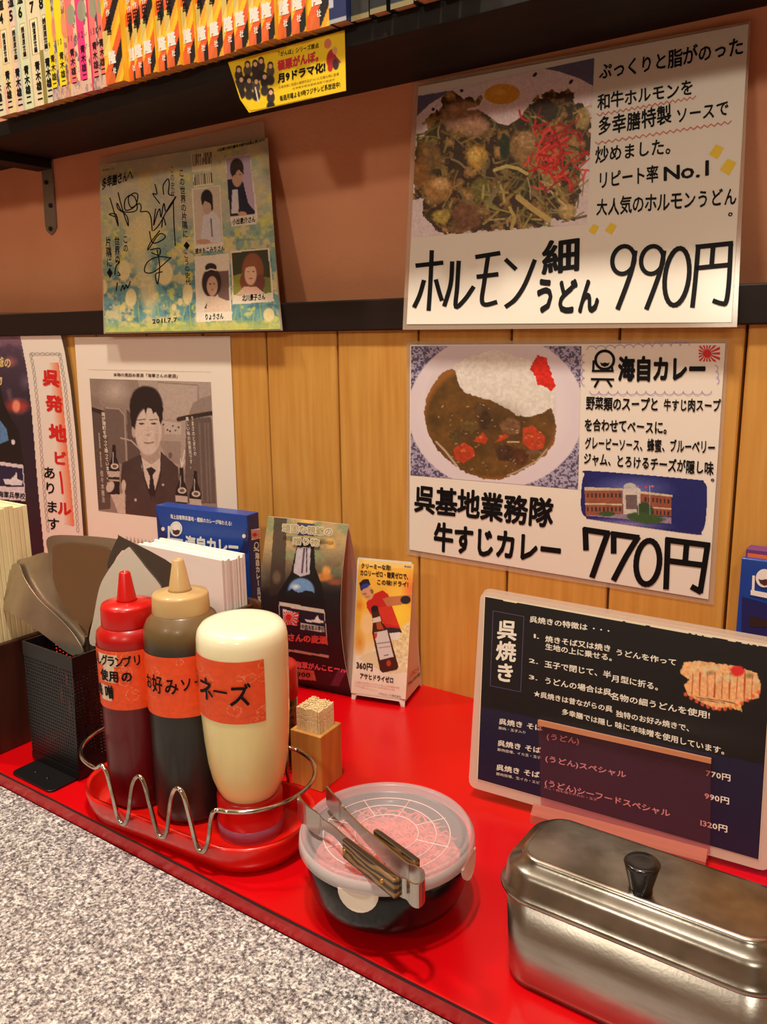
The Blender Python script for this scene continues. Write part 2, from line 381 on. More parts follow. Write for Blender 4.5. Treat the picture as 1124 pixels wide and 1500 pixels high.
# side bracket arm under the shelf and its steel strip on the wall
PU = wallp(UPY)
bx0, bx1 = PU.hit(60, 250)[0], PU.hit(77, 250)[0]
br = box('bracket_arm', bx0-.004, bx1+.002, YF+.02, UPY-.0005, ZS-.012, ZS, black_m, sh, .001)
st = empty('shelf_bracket', (bx0, UPY, .5), 'grey steel strip bracket with screws holding the shelf, on the wall at left', 'bracket')
steel_m = mat('dull_steel', (150, 146, 140), .38, .9, bump=(120, .1))
a = [PU.hit(*q, .003) for q in ((60, 236), (75, 236), (82, 331), (79, 339), (74, 344), (68, 338), (66, 331))]
slab('strip', a, (0, -1, 0), .0028, steel_m, st)
scr = mat('dark_screw', (40, 34, 30), .4, .6)
for q in ((67, 267), (73.5, 301), (73.5, 335)):
    c = PU.hit(*q, .004); v, f = [], []
    for k in range(12):
        an = k*math.pi/6; v += [(c[0]+.003*math.cos(an), c[1]-.0008, c[2]+.003*math.sin(an)), (c[0]+.003*math.cos(an), c[1]+.0012, c[2]+.003*math.sin(an))]
    f = [tuple(range(0, 24, 2)), tuple(range(23, 0, -2))]+[(2*k, 2*k+1, (2*k+3) % 24, (2*k+2) % 24) for k in range(12)]
    mesh('screw', v, f, scr, st)
PAGES = mat('yellowed_page_edges', (196, 150, 96), .85, bump=(900, .6))
def book(name, xa, xb, yb, z0, hgt, base, fn, label, group, letters=None, dep=.112):
    """one volume: wrap-round cover, page block, printed spine"""
    c = empty(name, ((xa+xb)/2, yb+.05, z0), label, 'book', group)
    t = .0006; x0, x1 = xa+.0002, xb-.0002; vs, fs = [], []
    for bxv in (box_vf(x0, x1, yb, yb+t, z0, z0+hgt), box_vf(x0, x0+t, yb+t, yb+dep, z0, z0+hgt), box_vf(x1-t, x1, yb+t, yb+dep, z0, z0+hgt)):
        k = len(vs); vs += bxv[0]; fs += [tuple(i+k for i in q) for q in bxv[1]]
    mesh('cover', vs, fs, mat('cover_%d_%d_%d' % base, base, .35, coat=.3), c)
    box('page_block', x0+t*1.1, x1-t*1.1, yb+.0012, yb+dep-.003, z0+.0012, z0+hgt-.001, PAGES, c)
    W = x1-x0; n1 = max(8, int(W/.0008)); n2 = 150; hh = min(hgt, .135)
    pos = lambda u, v: np.stack([x0+u*W, np.full(u.shape, yb-.0001), z0+(1-v)*hh], -1)
    def paint(p, u, v): fn(p, u*W, (1-v)*hh, W)
    if fn: picture('spine_print', pos, n1, n2, paint, c, base=base)
    if letters:
        for mm, items in letters:
            acc = ([], [])
            for (ch, uc, vb, sx, sy, bold) in items:   # centre u (0..1), bottom height, size
                O = np.array([x0+uc*W-sx/2, yb-.00025, z0+vb]); place(acc, ch, O, np.array([sx, 0, 0.]), np.array([0, 0, sy]), 0, bold)
            mesh('lettering', acc[0], acc[1], mm, c)['kind'] = 'stuff'
    return c
ZB = ZS+TH
YB = YF-.012
def bx(px, py): return float(wallp(YB).hit(px, py)[0])
def col(txt, u, top, s, gap=1.0, sx=None, bold=.03):
    return [(ch, u, top-(i+1)*s*gap, sx or s, s, bold) for i, ch in enumerate(txt)]
# pale volumes 3-8
xs = [bx(*q) for q in ((-4, 175), (10.5, 170), (25, 166), (36, 162), (50, 158), (71.5, 152), (79.5, 149))]
tints = [(236, 228, 190), (244, 222, 168), (242, 206, 186), (226, 232, 190), (244, 226, 184), (228, 222, 186)]
def pale(tint, seed):
    def f(p, u, h, W):
        p.mul(.93+.1*fbm(u*3000, h*3000, 9, seed))
        if seed == 2:
            for k in range(5): p.put(((np.abs(h-.09+.028*k-(u/W)*.02) < .0009))*.6, (120, 200, 190))
            p.put((u/W > .8)*.5, (150, 210, 200))
        if seed == 1: p.put((h < .03)*(u/W < .35)*.5, (236, 150, 160)); p.put(((h > .07)*(h < .09)*(u/W < .3))*.6, (250, 160, 110))
        if seed == 4: p.put(((u/W > .74))*(h < .055)*.9, (140, 128, 60)); p.put((u/W < .1)*.6, (190, 180, 150))
        p.put(((np.abs(u/W-.5) < .3) & (h > .052) & (h < .088))*.8, (172, 146, 86)); p.put(((np.abs(u/W-.5) < .25) & (h > .053) & (h < .087))*1., (250, 238, 196))
    return f
x_left = xs[0]
for i in range(6):
    xa, xb = xs[i], (xs[i+1] if i < 5 else xs[6])
    if i == 4: xb = xs[5]-.001
    if i == 5: xa = xs[5]-.0008
    n = '345678'[i]; W = xb-xa; s = min(.0125, W*.8)
    if i == 4: n = '7'
    lab = ['cream comic volume cut by the left picture edge on the shelf', 'pale cream comic volume, first complete one from the left edge, with a black number 4', 'cream comic volume with a pinkish lower spine and a black number 5', 'cream comic volume with turquoise diagonal lines and a black number 6', 'pale greenish comic volume with a black number 7, beside the one with turquoise lines\' right neighbour', 'last pale comic volume, olive foot and heavy author name, touching the yellow ones'][i]
    lab = lab.replace(", beside the one with turquoise lines' right neighbour", ', plain spine, widest of the pale run')
    L = [(INK, col('金融道', .5, .142, .0115)+[(n, .62, .093, .0125*1.2, .0145, .04)]+col('青木雄二', .5, .046, .0098, 1.05, bold=.04)+col('銭道渡世編', .5, .085, .0062))]
    book('comic_book', xa, xb, YB+random.uniform(-.001, .001), ZB, .178, tints[i], pale(tints[i], i), lab, 'comics on the shelf', L)
# yellow and pink volumes 9-14
xs2 = [bx(*q) for q in ((79.5, 149.5), (91.5, 147), (106, 143), (121, 140), (137.5, 136.5), (151.5, 132), (160.5, 130))]
cols2 = [((248, 220, 40), (110, 110, 150)), ((250, 224, 36), (200, 120, 90)), ((240, 118, 120), (240, 205, 160)), ((236, 60, 130), (238, 200, 160)), ((240, 120, 120), (80, 60, 70)), ((242, 120, 110), (220, 180, 150))]
nums2 = ['９', '10', '11', '12', '13', '14']
def pinky(c1, c2, seed):
    def f(p, u, h, W):
        p.C[:] = np.array(c2)*1.; m = fbm(u*4000, h*2500, 14, seed*5)
        p.put((m > .52)*.8, (236, 206, 160)); p.put((m < .4)*.8, (84, 74, 96)); p.put(((u/W < .66) & (h > .012))*1., c1)
        if seed > 1: p.put((((h-.078)/.01)**2+((u/W-.55)/.4)**2 < 1)*.9, (150, 160, 130))
        else: p.put((((h-.07)/.012)**2+((u/W-.85)/.3)**2 < 1)*.9, (240, 150, 110))
        p.put((h < .012)*.6, (220, 180, 170))
    return f
for i in range(6):
    W = xs2[i+1]-xs2[i]
    c1 = ('yellow' if i < 2 else ('hot pink' if i == 3 else 'salmon pink'))
    nm = [9, 10, 11, 12, 13, 14][i]
    L = [(INK, col('青木雄二', .4, .047, .0082, 1.1, bold=.02)+[(ch, .25+.28*k, .052, .006, .0085, 0) for k, ch in enumerate(str(nm))]+col('浪速道', .36, .135, .011))]
    book('comic_book', xs2[i], xs2[i+1], YB+random.uniform(-.0015, .001), ZB, .178, cols2[i][0], pinky(*cols2[i], i), ['yellow comic volume with a blue grey foot, touching the pale run', 'yellow comic volume with a tan foot, touching the pink run', 'salmon pink comic volume touching the yellow ones', 'hot pink comic volume, the brightest of the pink run', 'salmon pink comic volume with dark foot, right of the hot pink one', 'last salmon pink comic volume, touching the striped run'][i], 'comics on the shelf', L)
# striped volumes
bp = [(160.5, 128), (187, 123), (199.6, 120), (214.7, 116), (233.4, 111), (250, 107), (270, 101), (287.7, 96), (303.7, 91), (327, 85), (347, 80), (368, 75), (387, 70), (407, 65), (428, 59), (449.6, 52), (482, 40)]
xs3 = [bx(*q) for q in bp]
def stripes(seed):
    def f(p, u, h, W):
        t = ((h-u*1.54+.021)/.0505) % 1.
        C = np.where((t < .337)[..., None], (22, 18, 20), np.where((t < .63)[..., None], (238, 96, 44), np.where((t < .82)[..., None], (248, 198, 40), (238, 168, 50))))
        p.C[:] = C
        p.put(((u/W < .4))*(h > .028)*(h < .05)*.85, (250, 220, 120))
        p.put(((u/W < .55) & (h < .011))*.9, (240, 110, 50))
    return f
for i in range(16):
    W = xs3[i+1]-xs3[i]; s = min(.0082, W*.55); u0 = .5 if W < .014 else .38
    white = col('隆', u0+.06, .0305, .0125, 1, sx=min(.0115, W*.75), bold=.05)+[('社', u0+.15, .0085, .005, .006, .03)]+col('原作', u0-.06, .083, .0062, 1.0, bold=.03)+col('作', u0, .069, .006, 1, bold=.03)
    blk = col('田島', u0, .0635, .0088, 1.05, sx=s, bold=.02)
    c = book('comic_book', xs3[i], xs3[i+1], YB+random.uniform(-.004, .003), ZB, .178, (244, 190, 40), stripes(i),
             ('orange and black striped comic volume, %s' % ['widest of its run, beside the pink volumes', 'second in the striped run after the widest one', 'third in the striped run after the widest one', 'fourth from the pink volumes', 'fifth from the pink volumes', 'sixth from the pink volumes', 'seventh from the pink volumes', 'eighth from the pink volumes', 'ninth from the pink volumes', 'seventh from the navy volume, over the flyer corner', 'sixth from the navy volume, above the yellow flyer', 'fifth from the navy volume, above the yellow flyer', 'fourth from the navy volume, above the yellow flyer', 'third from the navy volume, above the yellow flyer', 'second from the navy volume, above the yellow flyer', 'last of the striped run, touching the navy volume'][i]),
             'striped comics on the shelf', [(WHITE_INK, white), (INK, blk)])
    k = c.children[0]
# white label squares behind the black characters
# dark volumes to the right
bp4 = [(482.5, 41), (508, 36), (539, 31), (568, 23), (607, 14), (640, 4), (668, -4), (700, -12)]
xs4 = [bx(*q) for q in bp4]
def navy(p, u, h, W):
    p.put((u/W < .25)*(h > .012)*.8, (236, 232, 236)); p.put((np.abs(h-.03-u*.8) < .0015)*.8, (70, 150, 60)); p.put(((h < .003))*.9, (190, 190, 190))
def dk(c):
    def f(p, u, h, W): p.mul(.7+.5*fbm(u*3000, h*3000, 14, 3)); p.put((h < .004)*.7, (190, 170, 110))
    return f
for i in range(7):
    cc = [(28, 44, 96), (40, 42, 38), (24, 28, 34), (28, 42, 56), (34, 32, 36), (26, 26, 30), (44, 30, 26)][i]
    lab = ['navy blue volume with white lettering right of the striped run', 'dark grey volume with a pale worn foot beside the navy volume', 'black volume second from the navy one', 'dark teal volume third from the navy one', 'charcoal volume fourth from the navy one near the top edge', 'black volume fifth from the navy one at the top edge', 'brown volume at the right end of the row'][i]
    L = [(WHITE_INK, col('金融道', .18, .04, .006))] if i == 0 else None
    book('dark_volume', xs4[i], xs4[i+1]-(.003 if i else 0), YB+[0, .006, .003, .004, 0, .002, .003][i], ZB, .18, cc, navy if i == 0 else dk(cc), lab, 'dark volumes on the shelf', L, dep=.1)

# ------------------------------------------------------------------ yellow flyer on the shelf edge
PF = wallp(YF-.0012)
fly = empty('flyer', PF.hit(430, 100), 'yellow drama advertising flyer stuck on the shelf edge under the striped comics', 'flyer')
FQ = [(334, 91), (505, 44), (507, 133), (365, 165), (352, 146)]
yel = mat('yellow_flyer_paper', (246, 208, 26), .45, coat=.3)
sheet('paper', PF, FQ, yel, fly)
def flyp(p, u, v):
    p.A &= p.inside(FQ[:3]+[(366, 163), (354, 147)]); p.C[:] = (246, 208, 26)
    z = lambda x, y: (320+x/3.5125, y/3.5125)
    for i, (x, y) in enumerate([(105, 355), (150, 330), (190, 325), (220, 310), (268, 335), (118, 405), (158, 410), (195, 415), (238, 390), (270, 470)]):
        cx, cy = z(x, y); p.ell(cx, cy+9, 6.5, 9.5, [(60, 44, 40), (80, 66, 60), (40, 34, 36)][i % 3], soft=.2)
        p.ell(cx, cy+22, 7, 9, [(50, 38, 38), (34, 28, 30)][i % 2], soft=.3)
    for i, (x, y) in enumerate([(105, 355), (150, 330), (190, 325), (220, 310), (268, 335), (118, 405), (158, 410), (195, 415), (238, 390), (270, 470)]):
        cx, cy = z(x, y); p.ell(cx, cy, 4.6, 5.6, (38, 26, 24)); p.ell(cx, cy+1.6, 3, 3.9, (226, 180, 140))
    p.line([z(190, 450), z(205, 520)], 2, (230, 220, 210))
    p.ell(*z(563, 225), 5.5, 8, (214, 120, 90), 10); p.ell(*z(580, 300), 7, 14, (176, 34, 36), 8); p.ell(*z(600, 260), 4, 6, (220, 160, 110)); p.ell(*z(604, 330), 5, 9, (60, 40, 50)); p.line([z(600, 290), z(625, 320)], 3, (150, 30, 40)); p.ell(*z(575, 350), 4, 6, (190, 30, 40))
picture('picture', flatpos(PF, [(333, 90), (506, 42), (508, 134), (336, 172)], .0003), 180, 110, flyp, fly)
z = lambda x, y: (320+x/3.5125, y/3.5125)
ik = Ink(PF); ik.h('「がんぼ」シリーズ原点', z(300, 296), z(518, 247), z(298, 268), bold=.02)
ik.h('月9ドラマ化!', z(306, 430), z(552, 368), z(304, 380), bold=.05)
ik.h('毎週月曜よる9時フジテレビ系放送中!', z(316, 522), z(628, 448), z(314, 492), bold=.02)
ik.done('lettering', INK, fly)
ik = Ink(PF); ik.h('極悪がんぼ。', z(306, 366), z(540, 308), z(304, 312), bold=.05); ik.done('red_lettering', mat('flyer_red', (214, 40, 60), .5), fly)
ik = Ink(PF); ik.h('火曜深夜に放送の連続作品がついに月曜九時に登場', z(310, 458), z(620, 388), z(310, 442)); ik.h('出演者多数全国放送局で放送中', z(380, 462), z(600, 414), z(380, 450)); ik.done('small_print', mat('brown_ink', (120, 84, 20), .5), fly)
# ------------------------------------------------------------------ posters on the wall
def tilt(z0, y0, z1, y1): return Plane((0, y0, z0), (0, -(z1-z0), (y1-y0)))
def Z(ox, oy, s, sy=None): return lambda x, y: (ox+x/s, oy+y/(sy or s))

# --- horumon udon menu, hanging over the dark rail
PU1 = tilt(.397, -.0088, .593, .0335)
ud = empty('menu_poster', PU1.hit(840, 300), 'laminated handwritten poster with stir fried noodle photo and price 990, hanging high at right', 'poster')
sheet('laminate', PU1, [(606, 122), (1100, 31), (1080, 479), (590, 483)], LAM, ud, -.0004, .0004)
UQ = [(613, 127), (1097, 35), (1072, 472), (596, 475)]
sheet('paper', PU1, UQ, PAPER, ud, 0)
z1 = Z(600, 80, 1124/280)
def udonpic(p, u, v):
    p.C[:] = (226, 206, 208); p.mul(.96+.06*fbm(p.X, p.Y, 30, 2))
    p.put(p.inside([z1(40, 245), z1(250, 210), z1(120, 290), z1(40, 365)])*1., (96, 92, 118)); p.put(p.inside([z1(780, 80), z1(1100, 10), z1(1090, 190), z1(1000, 140), z1(880, 100)])*1., (96, 92, 118))
    # heap of noodles
    heap = [z1(*q) for q in [(200, 230), (260, 215), (320, 250), (420, 250), (520, 390), (620, 390), (760, 250), (860, 210), (980, 215), (960, 290), (1030, 290), (1070, 420), (1060, 540), (1000, 700), (1000, 800), (960, 980), (860, 960), (760, 1010), (600, 1030), (420, 1040), (200, 1060), (70, 940), (80, 860), (20, 850), (30, 560), (110, 440), (90, 400), (130, 340), (190, 330)]]
    X, Y = p.X.copy(), p.Y.copy(); p.X = X+(fbm(X, Y, 8, 5)-.5)*14; p.Y = Y+(fbm(X, Y, 8, 6)-.5)*14
    hm = p.inside(heap); p.X, p.Y = X, Y
    n = fbm(X, Y, 14, 11); base = np.where((n > .52)[..., None], (128, 94, 52), (66, 46, 28)); base = np.where((n > .64)[..., None], (168, 128, 74), base)
    p.C = np.where(hm[..., None], base*(.75+.5*fbm(X, Y, 5, 8))[..., None], p.C)
    r = np.random.default_rng(3)
    for k in range(170):   # noodles
        cx, cy = r.uniform(608, 858), r.uniform(150, 335); a = r.uniform(-.5, 2.6); L = r.uniform(8, 22); b = r.uniform(-9, 9)
        if not (heap and _pin(heap, cx, cy)): continue
        c = [(196, 168, 92), (172, 140, 66), (150, 140, 62), (206, 180, 118), (128, 108, 50), (108, 104, 50), (170, 150, 90)][r.integers(7)]; sh_ = r.uniform(.55, .95)
        dx, dy = math.cos(a)*L, math.sin(a)*L; q = [(cx-dx, cy-dy), (cx+b, cy-b), (cx+dx, cy+dy)]
        p.line(_curv(q), r.uniform(2., 4.2), tuple(x*sh_ for x in c), .8)
    for (x, y, rx, ry, c) in [(300, 350, 150, 100, (156, 116, 88)), (380, 420, 100, 70, (172, 128, 96)), (110, 600, 80, 110, (126, 92, 50)), (60, 700, 60, 90, (140, 90, 40)), (400, 600, 75, 80, (196, 150, 66)), (380, 590, 40, 40, (224, 184, 96)), (680, 550, 98, 125, (156, 118, 70)), (680, 500, 60, 50, (180, 142, 96)), (170, 790, 98, 90, (168, 122, 66)), (190, 760, 50, 45, (206, 160, 104)), (330, 950, 100, 100, (120, 78, 50)), (800, 320, 90, 70, (62, 48, 30)), (560, 540, 35, 90, (44, 58, 34)), (930, 920, 60, 55, (190, 160, 98)), (1020, 380, 50, 70, (172, 144, 88)), (190, 950, 60, 50, (176, 150, 70)), (430, 790, 70, 80, (112, 104, 44))]:
        cx, cy = z1(x, y); m = p.ell(cx, cy, rx/4, ry/4, c, soft=.3, wob=.25)
        q = np.hypot((p.X-cx)/(rx/4), (p.Y-cy)/(ry/4)) < 1.05; p.mul(np.where(q, .72+.56*fbm(p.X, p.Y, 4.5, int(x)), 1.))
        p.ell(cx-rx/18, cy-ry/14, rx/14, ry/16, tuple(min(255, k*1.25) for k in c), soft=.8)
    for k in range(60):
        cx, cy = z1(r.uniform(430, 900), r.uniform(640, 1010)); a = r.uniform(-.3, 2.2); L = r.uniform(6, 16)
        c = [(214, 190, 120), (196, 176, 84), (150, 152, 70), (224, 200, 150)][r.integers(4)]; s_ = r.uniform(.6, .95)
        p.line([(cx-math.cos(a)*L, cy-math.sin(a)*L), (cx+r.uniform(-3, 3), cy), (cx+math.cos(a)*L, cy+math.sin(a)*L)], r.uniform(2, 3.6), tuple(x*s_ for x in c), .9)
    p.line([z1(500, 680), z1(570, 655), z1(640, 670), z1(690, 700)], 5, (206, 184, 112)); p.line([z1(640, 840), z1(730, 910), z1(820, 970)], 8.5, (200, 170, 100)); p.line([z1(590, 900), z1(620, 960), z1(600, 1020)], 5, (190, 166, 96))
    # egg
    p.poly([z1(*q) for q in [(440, 235), (480, 190), (560, 165), (640, 190), (760, 225), (700, 300), (640, 380), (580, 415), (520, 405), (450, 350), (400, 320), (335, 330), (345, 315), (410, 300)]], (226, 200, 200), wob=2.5)
    p.ell(*z1(545, 232), 27, 15.5, (214, 152, 52), -3, .08); p.ell(*z1(530, 222), 14, 6, (232, 176, 84), -3, .8)
    # red ginger
    for k in range(85):
        cx, cy = z1(r.normal(860, 75), r.normal(570, 100)); a = r.uniform(0, 3.14); L = r.uniform(6, 15); b = r.uniform(-6, 6)
        c = [(222, 44, 34), (196, 30, 28), (236, 78, 58), (170, 24, 24)][r.integers(4)]
        p.line(_curv([(cx-math.cos(a)*L, cy-math.sin(a)*L), (cx+b, cy-b), (cx+math.cos(a)*L, cy+math.sin(a)*L)]), r.uniform(2., 3.8), c, .9)
    for q in ((140, 322), (307, 212)): p.ell(*z1(*q), 2.6, 2.6, (30, 30, 44))
    for q in ((738, 118), (950, 160)): p.ell(*z1(*q), 4.5, 2.4, (30, 30, 44), -50)
    p.mul(.98+.16*fbm(p.X, p.Y, 2.2, 77, 2))
def _curv(q): return [tuple(t[:2]) for t in spline([(x, y, 0) for x, y in q], 4)]
def _pin(pts, x, y):
    ins = False; n = len(pts)
    for i in range(n):
        x0, y0 = pts[i]; x1, y1 = pts[(i+1) % n]
        if (y0 > y) != (y1 > y) and x < (x1-x0)*(y-y0)/(y1-y0)+x0: ins = not ins
    return ins
picture('picture', flatpos(PU1, [(612.5, 140), (871, 85), (860, 328), (602, 348)], .0002), 280, 250, udonpic, ud)
ik = Ink(PU1, .00035); z = Z(870, 40, 1124/240)
def HL(s, a, b, h, jit=.05, bold=.022, zz=None, ink=None):
    zz = zz or z; A, B = zz(*a), zz(*b); (ink or ik).h(s, A, B, (A[0]+h*.02, A[1]-h), jit, bold)
HL('ぷっくりと脂がのった', (35, 370), (1030, 190), 26)
HL('和牛ホルモンを', (25, 570), (690, 468), 24)
HL('多幸膳特製', (25, 750), (535, 665), 29); HL('ソースで', (560, 665), (930, 610), 25)
HL('炒めました。', (10, 935), (590, 868), 25)
HL('リピート率', (25, 1110), (445, 1065), 26); HL('No.1', (470, 1070), (795, 1030), 29, bold=.025)
HL('大人気のホルモンうどん', (15, 1300), (985, 1225), 27); HL('。', (920, 1300), (1010, 1292), 18)
z = Z(590, 330, 1124/510)
for L in ([(45, 130), (128, 121)], [(94, 84), (90, 180), (84, 272)], [(68, 180), (55, 225), (38, 262)], [(108, 178), (118, 215), (126, 240)],
          [(160, 120), (155, 190), (135, 258)], [(181, 118), (176, 200), (172, 262), (200, 240), (228, 200)],
          [(238, 102), (312, 90)], [(242, 166), (306, 158)], [(276, 98), (264, 180), (256, 240), (268, 256), (302, 248)],
          [(334, 112), (364, 140)], [(426, 114), (395, 190), (364, 238), (334, 262)]):
    ik.stroke([z(*q) for q in L], 6.4, 5 if len(L) > 2 else 0)
for cx in (713, 806):
    ik.ring(*z(cx, 112), 16, 20.5, 6.4, rot=.25); ik.stroke([z(cx+38, 85), z(cx+28, 140), z(cx+8, 200), z(cx-18, 268)], 7, 5)
ik.ring(*z(886, 166), 17.5, 42, 7, rot=.13)
for L in ([(955, 66), (945, 180), (936, 262)], [(950, 70), (1064, 58)], [(1060, 58), (1054, 180), (1045, 246), (1030, 252), (1005, 244)], [(1003, 66), (998, 128)], [(950, 138), (1050, 128)]):
    ik.stroke([z(*q) for q in L], 7, 4 if len(L) > 2 else 0)
HL('細', (448, 165), (575, 150), 52, .0, .032); HL('うどん', (425, 288), (635, 288), 54, .03, .045)
ik.done('lettering', INK, ud)
ik = Ink(PU1, .00035); z = Z(870, 40, 1124/240)
for a, b_, n in (((22, 600), (700, 478), 34), ((10, 795), (945, 648), 40)):
    ik.stroke([z(a[0]+(b_[0]-a[0])*k/n, a[1]+(b_[1]-a[1])*k/n+(12 if k % 2 else -8)) for k in range(n+1)], 1.3)
ik.done('wavy_underline', mat('pink_pencil', (214, 110, 96), .6), ud)
ik = Ink(PU1, .00035)
for (x, y, r_) in ((842, 853, 50), (922, 957, 56), (118, 1380, 40), (0, 1385, 36)): ik.poly([z(x+r_*1.0, y-r_*.5), z(x+r_*.1, y+r_*1.05), z(x-r_, y+r_*.35), z(x-r_*.05, y-r_*1.0)][::-1])
ik.done('yellow_spark', mat('yellow_marker', (244, 206, 50), .6), ud)

# --- curry menu
PC = wallp(-.0012)
cu = empty('menu_poster', PC.hit(830, 690), 'laminated handwritten poster with beef curry photo and price 770, below the noodle poster', 'poster')
sheet('laminate', PC, [(596, 500), (1068, 497), (1046, 886), (596, 812)], LAM, cu, -.0004, .0004)
sheet('paper', PC, [(601, 505), (1063, 503), (1038, 878), (600, 805)], PAPER, cu)
z2 = Z(590, 490, 1124/270)
def currypic(p, u, v):
    n = fbm(p.X, p.Y, 2.4, 4, 2); p.C[:] = np.where((n > .5)[..., None], (176, 166, 190), (84, 76, 104))
    p.ell(*z2(570, 470), 130.5, 115, (226, 212, 218), soft=.02); p.ell(*z2(560, 470), 116, 100, (234, 222, 224), soft=.25)
    p.ell(*z2(535, 440), 99, 108, (222, 208, 212), soft=.05)
    # rice
    rice = [z2(*q) for q in [(300, 215), (330, 180), (420, 130), (560, 90), (760, 150), (880, 200), (935, 330), (910, 460), (850, 485), (780, 510), (700, 500), (600, 440), (500, 385), (420, 370), (350, 310)]]
    p.poly(rice, (238, 230, 218), wob=5); m = p.inside(rice); p.mul(np.where(m, .88+.17*fbm(p.X, p.Y, 3.5, 21, 3), 1.))
    # sauce
    sauce = [z2(*q) for q in [(305, 205), (325, 225), (335, 290), (370, 345), (450, 380), (540, 400), (640, 455), (690, 490), (760, 505), (850, 480), (910, 445), (940, 560), (925, 660), (870, 740), (780, 800), (690, 850), (600, 885), (500, 882), (400, 850), (300, 790), (210, 700), (150, 590), (130, 470), (150, 370), (200, 280), (250, 225)]]
    X, Y = p.X.copy(), p.Y.copy(); p.X = X+(fbm(X, Y, 4, 5)-.5)*3; p.Y = Y+(fbm(X, Y, 4, 6)-.5)*5; m = p.inside(sauce); p.X, p.Y = X, Y
    n = fbm(X, Y, 22, 31); cc = np.array((128, 86, 36))*(1-n[..., None])+np.array((78, 56, 22))*n[..., None]
    p.C = np.where(m[..., None], cc*(.85+.3*fbm(X, Y, 5, 12))[..., None], p.C)
    p.put(np.where(m, np.clip((np.hypot((X-z2(535, 0)[0])/98, (Y-z2(0, 530)[1])/85)-.93)*9, 0, .8), 0), (164, 104, 44))
    p.ell(*z2(560, 560), 60, 45, (60, 42, 22), 0, 1., .55)
    for (x, y, rx, ry, c) in [(660, 560, 70, 52, (120, 84, 54)), (480, 460, 50, 42, (84, 60, 34)), (630, 720, 70, 55, (70, 44, 26)), (715, 745, 55, 60, (90, 50, 26)), (410, 560, 60, 40, (104, 80, 42)), (330, 620, 50, 50, (90, 70, 34)), (500, 520, 40, 60, (64, 44, 24))]:
        cx, cy = z2(x, y); p.ell(cx, cy, rx/4.16, ry/4.16, c, soft=.25, wob=.3); p.mul(np.where(np.hypot((p.X-cx)/(rx/4), (p.Y-cy)/(ry/4)) < 1.1, .7+.6*fbm(p.X, p.Y, 4, int(y)), 1.))
    for P in ([(310, 700), (370, 655), (430, 690), (440, 740), (370, 785), (320, 760)], [(430, 650), (490, 595), (520, 640), (500, 670)], [(735, 570), (790, 552), (870, 620), (860, 690), (790, 710), (730, 660)], [(560, 660), (620, 605), (650, 620), (600, 650)]):
        q = [z2(*a) for a in P]; p.poly(q, (184, 62, 28), wob=2); m2 = p.inside(q); p.mul(np.where(m2, .8+.4*fbm(p.X, p.Y, 4, 3), 1.))
        cx, cy = np.mean([a[0] for a in q]), np.mean([a[1] for a in q]); p.ell(cx-2, cy-3, 4, 3, (224, 120, 66), soft=.9)
    r = np.random.default_rng(8)
    for k in range(70):
        cx, cy = z2(r.uniform(200, 860), r.uniform(420, 830)); 
        if not _pin(sauce, cx, cy): continue
        a = r.uniform(-1, 1); L = r.uniform(.6, 4); p.line([(cx, cy), (cx+math.cos(a)*L, cy+math.sin(a)*L)], r.uniform(.6, 1.4), (214, 190, 150), .7)
    p.line([z2(205, 655), z2(260, 710), z2(330, 800)], 3, (206, 186, 170), .8); p.line([z2(880, 700), z2(820, 770), z2(700, 835), z2(640, 860)], 2.6, (206, 184, 160), .7); p.line([z2(640, 655), z2(710, 655)], 2, (226, 206, 180), .8); p.line([z2(760, 720), z2(830, 715)], 5, (110, 90, 80), .8)
    p.poly([z2(*q) for q in [(820, 122), (880, 150), (905, 220), (930, 310), (905, 345), (860, 310), (820, 310), (800, 240), (778, 215), (795, 170)]], (216, 40, 28), wob=6)
    m = p.inside([z2(*q) for q in [(820, 122), (880, 150), (905, 220), (930, 310), (905, 345), (860, 310), (820, 310), (800, 240), (778, 215), (795, 170)]]); p.mul(np.where(m, .8+.45*fbm(p.X, p.Y, 4, 9), 1.))
picture('picture', flatpos(PC, [(602.5, 507), (852, 507), (847, 717), (601.5, 696)], .0002), 260, 220, currypic, cu)
ik = Ink(PC, .00035); z = Z(840, 490, 3.75)
HL('海自カレー', (245, 258), (730, 262), 37, .0, .05)
ik.ring(*z(173, 140), 13.4, 13.4, 4); ik.poly([z(147, 152), z(160, 158), z(175, 153), z(188, 158), z(200, 153), z(193, 170), z(173, 178), z(154, 170)])
for L in ([(112, 145), (110, 195)], [(105, 200), (220, 200)], [(100, 245), (222, 247)], [(214, 182), (214, 200)], [(112, 215), (112, 215)], [(140, 248), (118, 288)], [(185, 248), (210, 285)]): ik.stroke([z(*q) for q in L], 3.3)
for s, a, b_, h in (('野菜類のスープと', (70, 415), (470, 425), 20), ('牛すじ肉スープ', (495, 422), (810, 425), 19), ('を合わせてベースに。', (60, 530), (545, 552), 19),
                  ('グレービーソース、蜂蜜、ブルーベリー', (62, 632), (780, 660), 19), ('ジャム、とろけるチーズが隠し味', (55, 715), (770, 775), 19), ('。', (755, 808), (810, 812), 12)):
    HL(s, a, b_, h, .05, .03)
for L in ([(66, 1068), (70, 1178)], [(62, 1072), (192, 1092)], [(190, 1090), (150, 1200), (105, 1328)], [(222, 1090), (222, 1196)], [(216, 1096), (356, 1116)], [(354, 1116), (290, 1220), (224, 1345)],
          [(520, 1125), (515, 1260), (510, 1392)], [(514, 1128), (745, 1158)], [(738, 1158), (718, 1290), (698, 1412)], [(698, 1412), (655, 1388)], [(624, 1142), (616, 1236)], [(515, 1242), (720, 1268)]):
    ik.stroke([z(*q) for q in L], 8.6, 5 if len(L) > 2 else 0)
ik.ring(*z(410, 1252), 17, 32, 8.4, rot=.1)
z = Z(590, 480, 1124/534)
